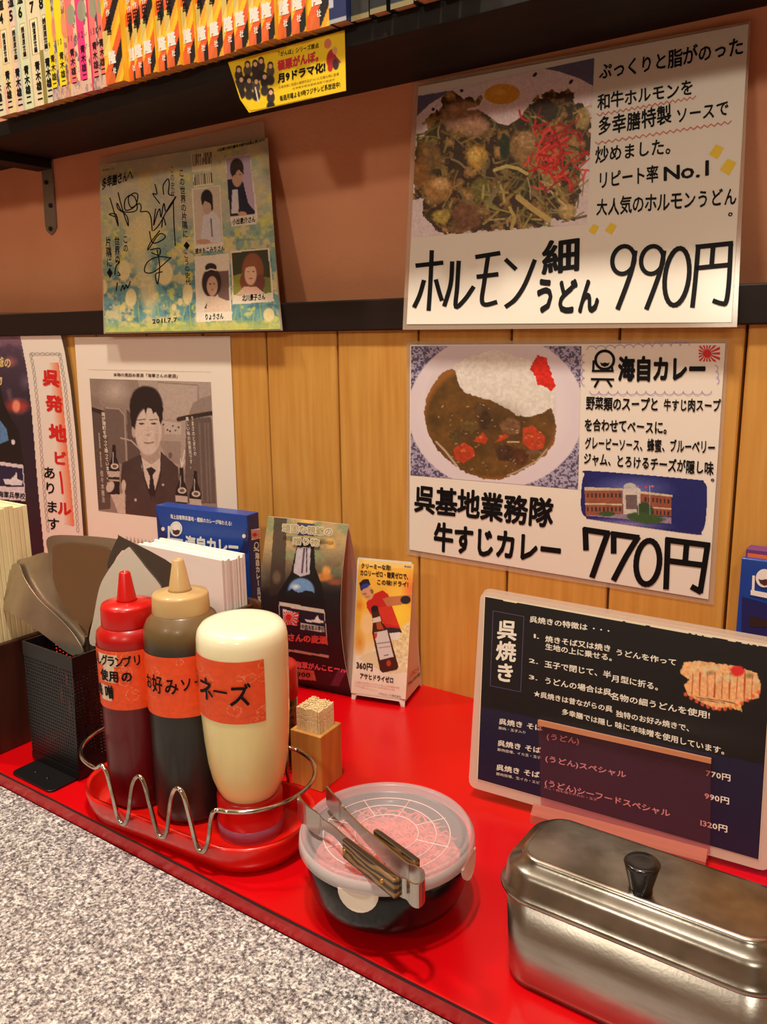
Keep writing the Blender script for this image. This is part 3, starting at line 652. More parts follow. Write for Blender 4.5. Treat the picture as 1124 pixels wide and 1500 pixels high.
HL('呉基地業務隊', (35, 568), (462, 622), 41, .02, .035); HL('牛すじカレー', (95, 688), (490, 738), 43, .02, .042)
ik.done('lettering', INK, cu)
ik = Ink(PC, .00035); z = Z(840, 490, 3.75)
sc_ = []
for (x0, y0, x1, y1, n, s_) in ((75, 85, 640, 60, 11, -1), (780, 170, 790, 270, 3, 1), (760, 310, 90, 310, 13, 1), (62, 280, 62, 110, 4, 1)):
    for k in range(n):
        cx, cy = x0+(x1-x0)*(k+.5)/n, y0+(y1-y0)*(k+.5)/n; L = math.hypot(x1-x0, y1-y0)/n/2; a0 = math.atan2(y1-y0, x1-x0)
        ik.stroke([z(cx+L*math.cos(t)*math.cos(a0)-L*.8*math.sin(t)*math.sin(a0)*1, cy+L*math.cos(t)*math.sin(a0)+L*.8*math.sin(t)*math.cos(a0)*1) for t in (np.arange(8)/7*math.pi+(math.pi))], .9)
ik.done('cloud_outline', mat('lilac_pencil', (170, 140, 196), .6), cu)
def sunflag(pl, zz, x0, y0, x1, y1, cx, cy, r, off, parent, skew=0, red=None):
    k = Ink(pl, off)
    def clip(a):
        dx, dy = math.cos(a), math.sin(a); t = 1e9
        if dx > 1e-9: t = min(t, (x1-cx)/dx)
        if dx < -1e-9: t = min(t, (x0-cx)/dx)
        if dy > 1e-9: t = min(t, (y1-cy)/dy)
        if dy < -1e-9: t = min(t, (y0-cy)/dy)
        return cx+dx*t, cy+dy*t+skew*dx*t
    for i in range(16):
        a = i*math.pi/8; k.poly([zz(cx, cy), zz(*clip(a-.098)), zz(*clip(a+.098))])
    k.k = 3; b = len(k.acc[0]); k.off += .00012; k.poly([zz(cx+r*math.cos(t), cy+r*math.sin(t)) for t in np.arange(20)*math.pi/10])
    return k.done('rising_sun_flag', red or RED_INK, parent)
sunflag(PC, z, 690, 60, 806, 148, 735, 104, 22, .0006, cu)
z3 = Z(840, 490, 3.75)
BL_ = [z3(*q) for q in [(100, 748), (60, 770), (45, 830), (42, 960), (70, 1005), (120, 1020), (660, 1098), (705, 1085), (728, 1030), (738, 860), (720, 810), (670, 795)]]; BL_ = [tuple(t[:2]) for t in spline([(x, y, 0) for x, y in BL_], 5, True)]
def base_pic(p, u, v):
    p.A &= p.inside(BL_); X, Y = p.X, p.Y
    p.C[:] = (24, 32, 104); gx, gy = z3(320, 850); p.ell(gx, gy, 70, 24, (150, 150, 210), soft=1., al=.75); p.ell(*z3(300, 1040), 75, 9, (170, 150, 200), 4, 1., .8)
    zz = z3
    p.poly([zz(62, 850), zz(270, 852), zz(272, 985), zz(70, 1000)], (150, 86, 62)); p.poly([zz(370, 865), zz(540, 888), zz(540, 1000), zz(370, 990)], (150, 80, 58))
    p.poly([zz(62, 838), zz(272, 845), zz(272, 858), zz(62, 856)], (206, 190, 160)); p.poly([zz(370, 860), zz(545, 882), zz(545, 892), zz(370, 874)], (206, 190, 160)); p.poly([zz(66, 925), zz(270, 930), zz(270, 938), zz(66, 934)], (206, 190, 160)); p.poly([zz(380, 942), zz(540, 955), zz(540, 962), zz(380, 950)], (206, 190, 160))
    for i in range(9):
        for y in (885, 960): p.poly([zz(76+i*22, y-14), zz(86+i*22, y-14), zz(86+i*22, y+12), zz(76+i*22, y+12)], (60, 44, 44))
    for i in range(7):
        for y in (905, 972): p.poly([zz(392+i*21, y-12+i*2), zz(402+i*21, y-12+i*2), zz(402+i*21, y+12+i*2), zz(392+i*21, y+12+i*2)], (60, 44, 44))
    p.poly([zz(272, 850), zz(320, 822), zz(370, 850), zz(368, 1000), zz(275, 990)], (206, 196, 184)); p.ell(*zz(312, 838), 10, 6.5, (196, 190, 186)); p.poly([zz(288, 880), zz(350, 880), zz(350, 960), zz(290, 960)], (110, 90, 90))
    p.poly([zz(70, 995), zz(270, 985), zz(540, 1005), zz(540, 1040), zz(250, 1010)], (150, 130, 150)); p.ell(*zz(395, 965), 13.5, 13, (46, 72, 40), soft=.15, wob=.3); p.ell(*zz(400, 1010), 30, 8, (56, 88, 44), 4, .2, wob=.3); p.ell(*zz(185, 985), 13, 4, (60, 84, 44)); 
    for x in (357, 420): p.line([zz(x, 830), zz(x+2, 990)], .8, (220, 210, 220), .8)
    p.ell(*zz(400, 838), 2.4, 1.6, (210, 60, 60)); p.ell(*zz(436, 834), 2.2, 1.5, (220, 120, 140))
    p.mul(.9+.2*fbm(X, Y, 3, 5, 2))
picture('picture', flatpos(PC, [z3(38, 745), z3(745, 745), z3(745, 1105), z3(38, 1105)], .0002), 230, 120, base_pic, cu)

# --- signed comic cover sheet
PS = tilt(.397, -.0088, .585, .033)
sg = empty('signed_poster', PS.hit(270, 340), 'laminated pale blue and yellow poster with signatures and four small portrait photos', 'poster')
sheet('laminate', PS, [(145, 233), (386, 177), (414, 484), (152, 489)], LAM, sg, -.0004, .0004)
SQ = [(145.5, 242), (392, 202), (411, 482), (154, 487)]
sheet('paper', PS, SQ, PAPER, sg)
a4, b4 = Z(140, 190, 5), Z(270, 190, 5)
def signpic(p, u, v):
    X, Y = p.X, p.Y; p.C[:] = (212, 196, 144)
    t = np.clip((v-.3)*2.2, 0, 1)
    n1_, n2_, n3_ = fbm(X, Y, 34, 2), fbm(X, Y, 17, 21), fbm(X, Y, 9, 40)
    p.put(np.clip((n1_-.48)*7, 0, 1)*.8*(1-.3*t), (184, 178, 142)); p.put(np.clip((n2_-.47+.1*t)*9, 0, 1)*(.25+.75*t), (104, 152, 150)); p.put(np.clip((n3_-.6+.06*t)*9, 0, 1)*t*.8, (70, 118, 134))
    p.put(np.clip((fbm(X, Y, 12, 55)-.6)*9, 0, 1)*.7, (232, 214, 96)); p.put((v < .42)*np.clip((fbm(X, Y, 30, 70)-.45)*5, 0, 1)*.5, (190, 172, 160))
    p.put(np.clip((v-.93)*14, 0, .7), (196, 196, 90))
    p.ell(206, 345, 22, 80, (226, 206, 150), 4, .6, .8, .25); p.ell(216, 420, 16, 50, (230, 212, 160), -6, .5, .8, .2); p.ell(212, 262, 16, 20, (216, 186, 122), 10, .5, .8, .2)
    for (x, y, rx, ry) in ((182, 396, 9.5, 17), (192, 436, 9, 15), (241, 400, 14, 20), (264, 442, 4, 6), (255, 450, 4, 6), (394, 461, 9, 11), (275, 430, 8, 18), (152, 420, 6, 12)): p.ell(x, y, rx, ry, (232, 214, 156), soft=.2)
    for k in range(16): x = 160+k*15; p.line([(x, 480), (x+((k*7) % 5-2)*3, 455-(k*13) % 22)], 1.2, (186, 192, 80), .8)
    def card(q, c, wh=None): p.poly(q, c)
    card([a4(700, 175), b4(190, 165), b4(195, 300), a4(706, 312)], (226, 210, 170)); card([a4(712, 330), b4(202, 315), b4(207, 405), a4(716, 425)], (226, 210, 170))
    for (x0, y0, x1, y1) in ((60, 180, 190, 268), (66, 332, 202, 410)):
        x = x0
        while x < x1:
            wd = 3+(x*7 % 11)/2; yy = y0-(x-x0)*.14; p.poly([b4(x, yy), b4(x+wd, yy), b4(x+wd+3, yy+(y1-y0)), b4(x+3, yy+(y1-y0))], (40, 36, 34)); x += wd+4+(x*3 % 7)
    # portrait 1 (top right)
    card([b4(300, 205), b4(480, 175), b4(540, 640), b4(530, 690), b4(345, 712)], (232, 214, 190)); card([b4(306, 208), b4(480, 183), b4(522, 618), b4(338, 640)], (190, 160, 178))
    p.poly([b4(316, 368), b4(360, 360), b4(430, 380), b4(470, 540), b4(520, 600), b4(515, 615), b4(336, 636)], (30, 30, 50)); p.poly([b4(352, 440), b4(392, 435), b4(400, 560), b4(395, 610), b4(345, 615)], (214, 200, 200)); p.ell(*b4(385, 285), 10.6, 16, (56, 36, 32)); p.ell(*b4(388, 345), 8.4, 16, (200, 150, 120)); p.poly([b4(345, 290), b4(385, 265), b4(430, 285), b4(436, 330), b4(400, 290), b4(350, 350)], (50, 32, 30)); p.ell(*b4(425, 615), 7, 3.4, (214, 150, 120))
    for q in ((372, 328), (408, 328)): p.ell(*b4(*q), 1.8, .9, (40, 24, 24))
    # portrait 2 (left middle)
    card([b4(55, 432), b4(262, 405), b4(292, 880), b4(75, 905)], (232, 218, 196)); card([b4(64, 440), b4(258, 412), b4(280, 825), b4(84, 848)], (206, 184, 160))
    p.poly([b4(120, 830), b4(140, 640), b4(170, 600), b4(220, 600), b4(262, 650), b4(276, 825)], (214, 202, 200)); p.ell(*b4(165, 500), 9, 13, (30, 26, 32)); p.ell(*b4(167, 565), 7, 12, (196, 160, 134)); p.poly([b4(122, 500), b4(160, 450), b4(208, 480), b4(212, 580), b4(200, 600), b4(192, 540), b4(150, 520), b4(132, 560)], (30, 26, 32)); p.line([b4(195, 655), b4(205, 780)], 2.2, (110, 100, 110)); p.ell(*b4(140, 820), 11, 4, (200, 150, 120))
    # portrait 3 (bottom left)
    card([b4(75, 930), b4(325, 905), b4(352, 1395), b4(90, 1410)], (232, 216, 192)); p.poly([b4(240, 1040), b4(322, 1030), b4(334, 1250), b4(250, 1260)], (120, 90, 84)); card([b4(90, 1340), b4(350, 1330), b4(352, 1395), b4(92, 1408)], (236, 222, 198))
    p.ell(*b4(200, 1120), 15, 23, (50, 30, 30)); p.ell(*b4(205, 1145), 8.6, 15.5, (206, 164, 136)); p.poly([b4(145, 1340), b4(170, 1220), b4(240, 1220), b4(330, 1260), b4(340, 1330)], (226, 196, 170)); p.ell(*b4(195, 1010), 9, 7, (40, 26, 28)); p.line([b4(160, 1035), b4(195, 1020), b4(235, 1030)], 2, (230, 214, 200)); p.poly([b4(145, 1310), b4(165, 1270), b4(165, 1310)], (30, 24, 28)); p.ell(*b4(190, 1130), 1.6, .9, (40, 24, 24)); p.ell(*b4(218, 1128), 1.6, .9, (40, 24, 24)); p.ell(*b4(206, 1170), 2, 1, (170, 80, 70))
    # portrait 4 (bottom right)
    card([b4(340, 890), b4(622, 865), b4(658, 1258), b4(355, 1280)], (236, 220, 194)); card([b4(350, 902), b4(614, 875), b4(640, 1195), b4(362, 1212)], (60, 62, 40)); p.poly([b4(356, 1070), b4(430, 1050), b4(430, 1212), b4(362, 1212)], (150, 150, 60)); p.poly([b4(570, 1080), b4(632, 1080), b4(640, 1195), b4(580, 1195)], (120, 130, 60))
    p.ell(*b4(502, 1030), 17, 27, (146, 84, 56)); p.ell(*b4(555, 1120), 8, 13, (120, 66, 60)); p.ell(*b4(440, 1110), 7, 12, (136, 76, 50)); p.ell(*b4(486, 1060), 9.4, 16.5, (236, 192, 160)); p.poly([b4(380, 1210), b4(440, 1150), b4(530, 1150), b4(590, 1200)], (236, 190, 166)); p.ell(*b4(468, 1040), 1.8, .9, (60, 34, 30)); p.ell(*b4(508, 1038), 1.8, .9, (60, 34, 30)); p.ell(*b4(488, 1090), 2.8, 1.2, (206, 90, 80)); p.poly([b4(440, 1010), b4(470, 940), b4(530, 950), b4(545, 1060), b4(515, 1000)], (150, 88, 58))
    p.mul(.95+.08*fbm(X, Y, 2, 6, 2))
picture('picture', flatpos(PS, SQ, .0002), 270, 290, signpic, sg)
ik = Ink(PS, .00035)
ik.v('この世界の片隅に', a4(628, 285), a4(660, 795), 8, bold=.02); ik.v('こうの史代', a4(662, 895), a4(680, 1140), 7.5, bold=.02); ik.v('◆', a4(665, 815), a4(668, 880), 10)
ik.v('この', a4(217, 770), a4(222, 900), 7.5, bold=.02); ik.v('世界の', a4(157, 780), a4(162, 985), 8, bold=.02); ik.v('片隅に◆', a4(92, 782), a4(105, 1085), 8.5, bold=.02); ik.v('この史代', a4(560, 260), a4(568, 500), 6)
HL('多幸膳さんへ', (45, 440), (275, 365), 17, .08, .03, a4); HL('2011.7.7', (415, 1425), (600, 1412), 9, .04, .02, a4)
for s_, a, b_, h in (('小出恵介さん', (352, 700), (522, 678), 9.5), ('速水もこみちさん', (78, 912), (296, 886), 8.5), ('りょうさん', (150, 1395), (288, 1388), 9.5), ('北川景子さん', (424, 1258), (594, 1246), 10), ('小出恵介早川書房の新刊全国上映 0570', (240, 165), (590, 85), 5)): HL(s_, a, b_, h, 0, .03, b4)
HL('双葉社刊', (50, 308), (135, 292), 3.4, 0, 0, a4)
for L in ([(105, 500), (135, 600), (165, 705), (150, 620), (100, 620), (150, 640)], [(165, 460), (185, 540), (215, 640), (240, 705), (228, 630), (165, 580), (160, 540), (200, 600), (300, 590), (290, 500), (250, 480), (215, 520), (220, 590), (290, 560), (310, 480), (280, 465), (240, 500), (260, 570), (320, 540), (335, 575), (330, 600), (380, 600), (405, 640), (415, 740)],
          [(435, 400), (450, 470), (420, 470), (470, 540)], [(500, 475), (495, 410), (530, 360), (540, 400), (535, 470), (575, 480)], [(440, 580), (425, 700), (450, 620), (470, 580), (480, 640), (500, 540), (520, 600), (590, 490), (540, 560), (470, 690), (425, 740)], [(485, 715), (495, 640), (515, 700)], [(570, 520), (575, 700), (585, 850)],
          [(395, 745), (420, 830), (500, 800), (505, 770), (460, 770), (385, 880), (400, 830), (470, 740)], [(400, 880), (470, 870), (465, 920), (410, 900)], [(555, 935), (430, 1040), (360, 1040), (380, 970), (460, 930), (550, 940)], [(450, 880), (470, 1000), (455, 1130), (440, 1060), (490, 1040)], [(150, 960), (175, 970), (150, 1000), (140, 1060)], [(165, 1040), (180, 1065), (165, 1068)], [(160, 1120), (150, 1180)], [(185, 1180), (200, 1140), (210, 1170), (225, 1135), (235, 1160), (255, 1110)]):
    ik.stroke([a4(*q) for q in L], 1.6, 4)
ik.done('lettering', INK, sg)

# --- black and white photo poster
PB = wallp(-.0012)
bw = empty('photo_poster', PB.hit(230, 650), 'white poster with black and white photo of a suited person holding a bottle', 'poster')
sheet('paper', PB, [(109, 494), (337, 492), (350, 800), (358, 990), (142, 960)], PLAIN, bw)
q5 = Z(120, 530, 1124/220)
def bwpic(p, u, v):
    X, Y = p.X, p.Y; p.C[:] = (150, 132, 120); zz = q5
    p.poly([zz(415, 130), zz(970, 150), zz(1000, 800), zz(600, 800)], (176, 158, 146)); p.ell(*zz(250, 220), 26, 22, (196, 180, 168), soft=1.)
    p.poly([zz(570, 155), zz(868, 175), zz(870, 420), zz(590, 430)], (186, 168, 156)); p.line([zz(570, 155), zz(868, 175), zz(870, 330)], .8, (110, 92, 84))
    p.poly([zz(590, 440), zz(740, 460), zz(745, 545), zz(590, 540)], (196, 180, 168)); 
    for x, y in ((610, 470), (640, 510), (680, 480), (700, 515), (725, 490), (660, 520)): p.ell(*zz(x, y), 1.5, 1.5, (70, 54, 50))
    p.poly([zz(575, 590), zz(745, 600), zz(735, 770), zz(640, 740)], (156, 138, 126)); p.ell(*zz(662, 700), 3, 5, (110, 92, 84))
    # tanks
    p.poly([zz(60, 350), zz(210, 400), zz(215, 1100), zz(110, 1110)], (92, 76, 68)); p.poly([zz(60, 250), zz(120, 270), zz(150, 340), zz(60, 350)], (140, 122, 110)); p.line([zz(60, 350), zz(140, 375), zz(205, 400)], 6, (50, 38, 34))
    p.poly([zz(165, 340), zz(290, 345), zz(330, 400), zz(350, 760), zz(210, 760)], (112, 96, 88)); p.line([zz(180, 345), zz(280, 352), zz(320, 400), zz(335, 740)], 2.4, (170, 152, 140)); p.poly([zz(335, 360), zz(400, 400), zz(440, 700), zz(345, 740)], (96, 80, 74)); p.line([zz(290, 570), zz(370, 590), zz(440, 660)], 2, (190, 172, 160))
    p.poly([zz(780, 430), zz(968, 410), zz(1005, 1060), zz(770, 1060)], (104, 88, 80)); p.poly([zz(800, 390), zz(830, 310), zz(900, 270), zz(968, 250), zz(970, 400)], (150, 132, 122)); p.line([zz(725, 430), zz(790, 415), zz(970, 385)], 6.5, (54, 42, 38))
    for x in (880, 920, 945): p.line([zz(x, 460), zz(x+22, 1040)], 2.4, (140, 122, 112), .6)
    # suit, shirt, tie, head
    suit = [zz(*q) for q in [(300, 760), (440, 690), (500, 700), (590, 670), (720, 790), (740, 1190), (320, 1190), (330, 1000), (290, 900)]]
    p.poly(suit, (72, 56, 52)); m = p.inside(suit); p.mul(np.where(m, .85+.3*fbm(X, Y, 14, 5), 1.))
    p.poly([zz(438, 690), zz(590, 670), zz(590, 800), zz(548, 960), zz(500, 950), zz(450, 800)], (214, 198, 184)); p.poly([zz(482, 800), zz(520, 786), zz(556, 812), zz(530, 850), zz(552, 990), zz(530, 1012), zz(500, 985), zz(510, 860)], (40, 28, 28))
    p.line([zz(440, 700), zz(470, 880), zz(520, 1030)], 1.3, (44, 32, 30)); p.line([zz(592, 680), zz(590, 860), zz(540, 1020)], 1.3, (44, 32, 30)); p.ell(*zz(402, 1033), 1.8, 2.4, (206, 190, 170)); p.ell(*zz(607, 920), 1.8, 2, (190, 174, 160))
    p.poly([zz(440, 640), zz(585, 620), zz(585, 720), zz(520, 770), zz(450, 720)], (176, 156, 142))
    p.ell(*zz(392, 520), 4, 10, (190, 168, 154)); p.ell(*zz(600, 520), 4, 10, (180, 158, 146))
    p.ell(*zz(481, 320), 25.6, 29, (38, 28, 28), 0, .1, wob=.06); p.poly([zz(354, 330), zz(372, 470), zz(396, 510), zz(585, 510), zz(602, 440), zz(610, 340)], (38, 28, 28), wob=2)
    p.ell(*zz(497, 520), 20.5, 36.5, (212, 194, 180), 0, .1)
    p.poly([zz(378, 400), zz(390, 300), zz(590, 300), zz(604, 430), zz(588, 470), zz(575, 410), zz(556, 372), zz(535, 395), zz(520, 350), zz(494, 340), zz(478, 392), zz(462, 345), zz(440, 350), zz(415, 385), zz(402, 470)], (38, 28, 28), wob=1.5)
    for x in (447, 538): p.ell(*zz(x, 463), 4.4, 1.5, (60, 44, 42)); p.line([zz(x-32, 436), zz(x+28, 430)], 1.3, (92, 72, 64))
    p.line([zz(495, 470), zz(497, 540)], 1, (186, 164, 150), .7); p.ell(*zz(497, 548), 4, 1.6, (170, 146, 134), soft=.5); p.line([zz(470, 605), zz(500, 610), zz(535, 602)], 2.2, (150, 112, 104)); p.ell(*zz(560, 560), 5, 22, (176, 156, 144), 0, 1., .6)
    # hand and bottle
    def bottle(x, y, s):
        p.poly([zz(x-12*s, y), zz(x+12*s, y), zz(x+16*s, y+90*s), zz(x+42*s, y+160*s), zz(x+44*s, y+380*s), zz(x-44*s, y+380*s), zz(x-42*s, y+160*s), zz(x-16*s, y+90*s)], (34, 26, 26)); p.line([zz(x-6*s, y+60*s), zz(x-8*s, y+150*s)], 1, (220, 210, 200)); p.ell(*zz(x+5, y+165*s), 6.4*s, 4.6*s, (214, 200, 184)); p.ell(*zz(x+5, y+165*s), 3.6*s, 2.6*s, (100, 82, 76)); p.poly([zz(x-42*s, y+200*s), zz(x+42*s, y+205*s), zz(x+43*s, y+250*s), zz(x-42*s, y+245*s)], (196, 180, 166)); p.line([zz(x-36*s, y+270*s), zz(x+36*s, y+275*s)], 2.6*s, (190, 174, 160))
    p.poly([zz(190, 900), zz(215, 890), zz(250, 980), zz(300, 990), zz(325, 900), zz(320, 1000), zz(330, 1150), zz(270, 1130), zz(200, 960)], (206, 188, 172), wob=2); bottle(240, 620, .98); p.ell(*zz(212, 935), 6, 9, (206, 188, 172), 20); p.ell(*zz(313, 925), 3.4, 9, (206, 188, 172)); 
    bottle(745, 790, 1.05); bottle(850, 815, 1.05); p.line([zz(770, 660), zz(745, 790)], 1.4, (230, 220, 206)); p.line([zz(738, 725), zz(748, 785), zz(772, 735)], 1.2, (230, 220, 206))
    p.mul(.93+.12*fbm(X, Y, 2, 6, 2))
picture('picture', flatpos(PB, [q5(57, 125), q5(965, 152), q5(1020, 1215), q5(125, 1115)], .0002), 200, 220, bwpic, bw)
ik = Ink(PB, .00035); zz = q5
HL('本物の風詰め麦酒「海軍さんの麦酒」', (235, 110), (735, 122), 5.5, 0, .02, zz)
for i in range(9): ik.v('この瓶ビールは呉の海軍ゆかりの味', zz(560-28*i, 1340-8*i*.6), zz(575-28*i, 1480+40), 3.6)
ik.done('lettering', mat('sepia_ink', (86, 66, 58), .6), bw)
ik = Ink(PB, .00035)
ik.v('海が港町を守って造っています。', zz(158, 375), zz(200, 880), 5.5, bold=.03); ik.v('佐々木雅治', zz(148, 810), zz(162, 1055), 4.8); ik.v('うまさのとまりの', zz(825, 405), zz(848, 705), 4.6, bold=.02); ik.v('美しい味の快男児です。', zz(787, 410), zz(822, 800), 4.6, bold=.02); ik.v('呉海軍麦酒 醸造責任者', zz(128, 530), zz(145, 790), 2.4)
ik.stroke([zz(45, 55), zz(960, 72)], .6); ik.done('white_lettering', mat('cream_ink', (226, 212, 196), .6), bw)

# --- beer poster at the left edge
PL = wallp(-.004)
bp_ = empty('beer_poster', PL.hit(50, 620), 'laminated beer poster with red vertical lettering and a chain border at the left edge', 'poster')
q6 = Z(0, 455, 4)
rt = [(330, 10), (345, 40), (385, 160), (425, 380), (450, 620), (470, 850), (490, 1100), (508, 1330)]
lam = [q6(-420, 10)]+[q6(*q) for q in rt]+[q6(520, 1700), q6(-420, 1700)]
sheet('laminate', PL, lam, film('smoky_laminate', (90, 66, 50), .45, .15), bp_, -.0003, .00035)
RT2 = [(325, 38), (345, 100), (378, 240), (412, 450), (440, 700), (462, 950), (488, 1320)]
sheet('paper', PL, [q6(-400, 55)]+[q6(*q) for q in RT2]+[q6(500, 1640), q6(-400, 1640)], PAPER, bp_)
LT = [(92, 50), (125, 170), (160, 350), (185, 560), (205, 800), (225, 1050), (262, 1420)]
def beerpic(p, u, v):
    X, Y = p.X, p.Y; p.A &= p.inside([q6(-400, 55)]+[q6(*q) for q in LT]+[q6(275, 1640), q6(-400, 1640)])
    p.C[:] = (36, 28, 44); zz = q6; n = fbm(X, Y, 26, 4)
    p.put(np.clip((620-Y)/120, 0, 1)*.8, (96, 72, 96)); p.put(np.clip((n-.5)*6, 0, 1)*np.clip((640-Y)/60, 0, 1)*.6, (150, 110, 130)); p.ell(*zz(70, 70), 8, 5, (230, 190, 120), soft=.6)
    p.ell(*zz(100, 560), 24, 13, (196, 60, 50), 0, .8); p.ell(*zz(95, 560), 7, 11, (240, 150, 120), 0, .4); p.ell(*zz(60, 300), 14, 10, (190, 110, 110), 0, .8, .7); p.ell(*zz(150, 420), 12, 16, (120, 100, 130), 0, .9, .6)
    b = [zz(*q) for q in [(-400, 400), (0, 440), (30, 560), (70, 640), (110, 700), (140, 900), (155, 1300), (150, 1640), (-400, 1640)]]; p.poly(b, (12, 12, 18)); p.poly([zz(0, 640), zz(40, 700), zz(50, 760), zz(0, 780)], (90, 140, 190)); p.ell(*zz(77, 770), 3, 4, (230, 230, 240))
    p.poly([zz(-400, 860), zz(0, 885), zz(135, 905), zz(150, 1115), zz(0, 1105), zz(-400, 1080)], (226, 222, 226)); p.poly([zz(-400, 890), zz(0, 905), zz(132, 925), zz(140, 1035), zz(0, 1030), zz(-400, 1000)], (28, 34, 70))
    p.poly([zz(18, 985), zz(60, 990), zz(92, 960), zz(98, 985), zz(135, 1000), zz(125, 1025), zz(30, 1018)], (236, 236, 240)); p.line([zz(95, 950), zz(98, 990)], 1.6, (236, 236, 240)); p.poly([zz(-400, 1130), zz(150, 1130), zz(160, 1640), zz(-400, 1640)], (14, 12, 16))
    p.mul(.92+.14*fbm(X, Y, 3, 6, 2))
picture('picture', flatpos(PL, [q6(-400, 50), q6(280, 50), q6(280, 1640), q6(-400, 1640)], .0002), 180, 300, beerpic, bp_)
def band(p, u, v):
    X, Y = p.X, p.Y
    L = [(283, 300), (300, 500), (320, 700), (345, 950), (375, 1250)]; Rr = [(345, 300), (368, 500), (390, 750), (415, 1000), (438, 1268)]
    p.A &= p.inside([q6(*q) for q in L]+[q6(*q) for q in Rr[::-1]])
    yy = (Y-455)*4; xl = np.interp(yy, [q[1] for q in L], [q[0] for q in L]); xr = np.interp(yy, [q[1] for q in Rr], [q[0] for q in Rr]); t = np.clip((X*4-xl)/(xr-xl), 0, 1)[..., None]
    p.C = np.array((238, 226, 212))*(1-t)+np.array((236, 120, 76))*t
picture('colour_band', flatpos(PL, [q6(270, 295), q6(445, 295), q6(445, 1275), q6(270, 1275)], .0002), 50, 220, band, bp_)
def onl(t, off): yy = 262+t; xx = np.interp(yy, [q[1] for q in RT2], [q[0] for q in RT2]); return xx+off, yy
ik = Ink(PL, .00035)
for i in range(31):
    for side in (0, 1):
        x, y = (np.interp(262+i*34, [q[1] for q in RT2], [q[0] for q in RT2])-30, 262+i*34) if side else (np.interp(262+i*34, [q[1] for q in LT], [q[0] for q in LT])+38-i*.2, 262+i*34)
        ik.ring(*q6(x, y), 1.9, 3.6, .8, 10, rot=-.1)
for i in range(6): ik.ring(*q6(190+i*29, 253), 3.4, 1.8, .8, 10)
ik.done('chain_border', mat('grey_ink', (176, 166, 160), .6), bp_)
ik = Ink(PL, .00045)
for ch, x, y, s_ in (('呉', 300, 395, 100), ('発', 318, 545, 98), ('地', 340, 718, 104), ('ビ', 352, 865, 84), ('ル', 378, 1160, 84)):
    ik.h(ch, q6(x-s_/2, y+s_/2-6), q6(x+s_/2, y+s_/2+6), q6(x-s_/2-4, y-s_/2-6), 0, .045)
ik.stroke([q6(352, 945), q6(360, 1000), q6(366, 1070)], 3.2, 4); ik.done('red_lettering', RED_INK, bp_)
ik = Ink(PL, .00045)
for ch, x, y, s_ in (('あ', 290, 950, 76), ('り', 296, 1040, 76), ('ま', 306, 1150, 76), ('す', 314, 1250, 76), ('。', 352, 1312, 60)): ik.h(ch, q6(x-s_/2, y+s_/2-4), q6(x+s_/2, y+s_/2+4), q6(x-s_/2-3, y-s_/2-4), 0, .02)
ik.h('帝國海軍兵學校', q6(-70, 1088), q6(148, 1108), q6(-70, 1050), 0, .02); ik.done('lettering', INK, bp_)
ik = Ink(PL, .00045); ik.h('親爺の', q6(-60, 325), q6(66, 340), q6(-60, 262), 0, .03); ik.h('物', q6(-38, 435), q6(14, 438), q6(-38, 378), 0, .03); ik.done('gold_lettering', mat('gold_ink', (222, 196, 130), .5), bp_)
# ------------------------------------------------------------------ things on the red ledge
# --- wooden napkin holder at far left
darkw = mat('dark_walnut_wood', (52, 26, 18), .4, vary=(10, (1, 6, 1), (74, 38, 26), .4, .7))
nh = empty('napkin_holder', (-.09, -.31, 0), 'dark brown wooden napkin box at the left edge, beside the black mesh caddy', 'napkin holder')
for nm, a in (('side_panel', (-.034, -.028, -.350, -.272)), ('side_panel', (-.150, -.144, -.350, -.272)), ('front_panel', (-.144, -.034, -.350, -.344)), ('back_panel', (-.144, -.034, -.278, -.272))):
    box(nm, *a, 0, .1, darkw, nh, .0012)
box('bottom_panel', -.144, -.034, -.344, -.278, 0, .006, darkw, nh)
cream = mat('cream_paper_napkins', (240, 226, 178), .85, bump=(60, .3)); white_n = mat('white_paper_napkins', (250, 246, 238), .85, bump=(60, .3))
random.seed(3)
for k in range(14):      # folded napkin bundles standing in the box
    y0 = -.3435+k*.0044; h = .2225+random.uniform(-.003, .001)-.0004*k; x1 = -.0345
    P = [(-.1435, y0), (x1-random.uniform(0, .0015), y0+random.uniform(-.0004, .0004)), (x1-random.uniform(0, .0015), y0+.0040), (-.1435, y0+.0040)]
    o = prism('paper_napkin', P, .0062, h, cream, None, .0005)
    tag(o, 'cream folded paper napkin standing in the left wooden napkin box', 'napkin', 'cream napkins in the left box')
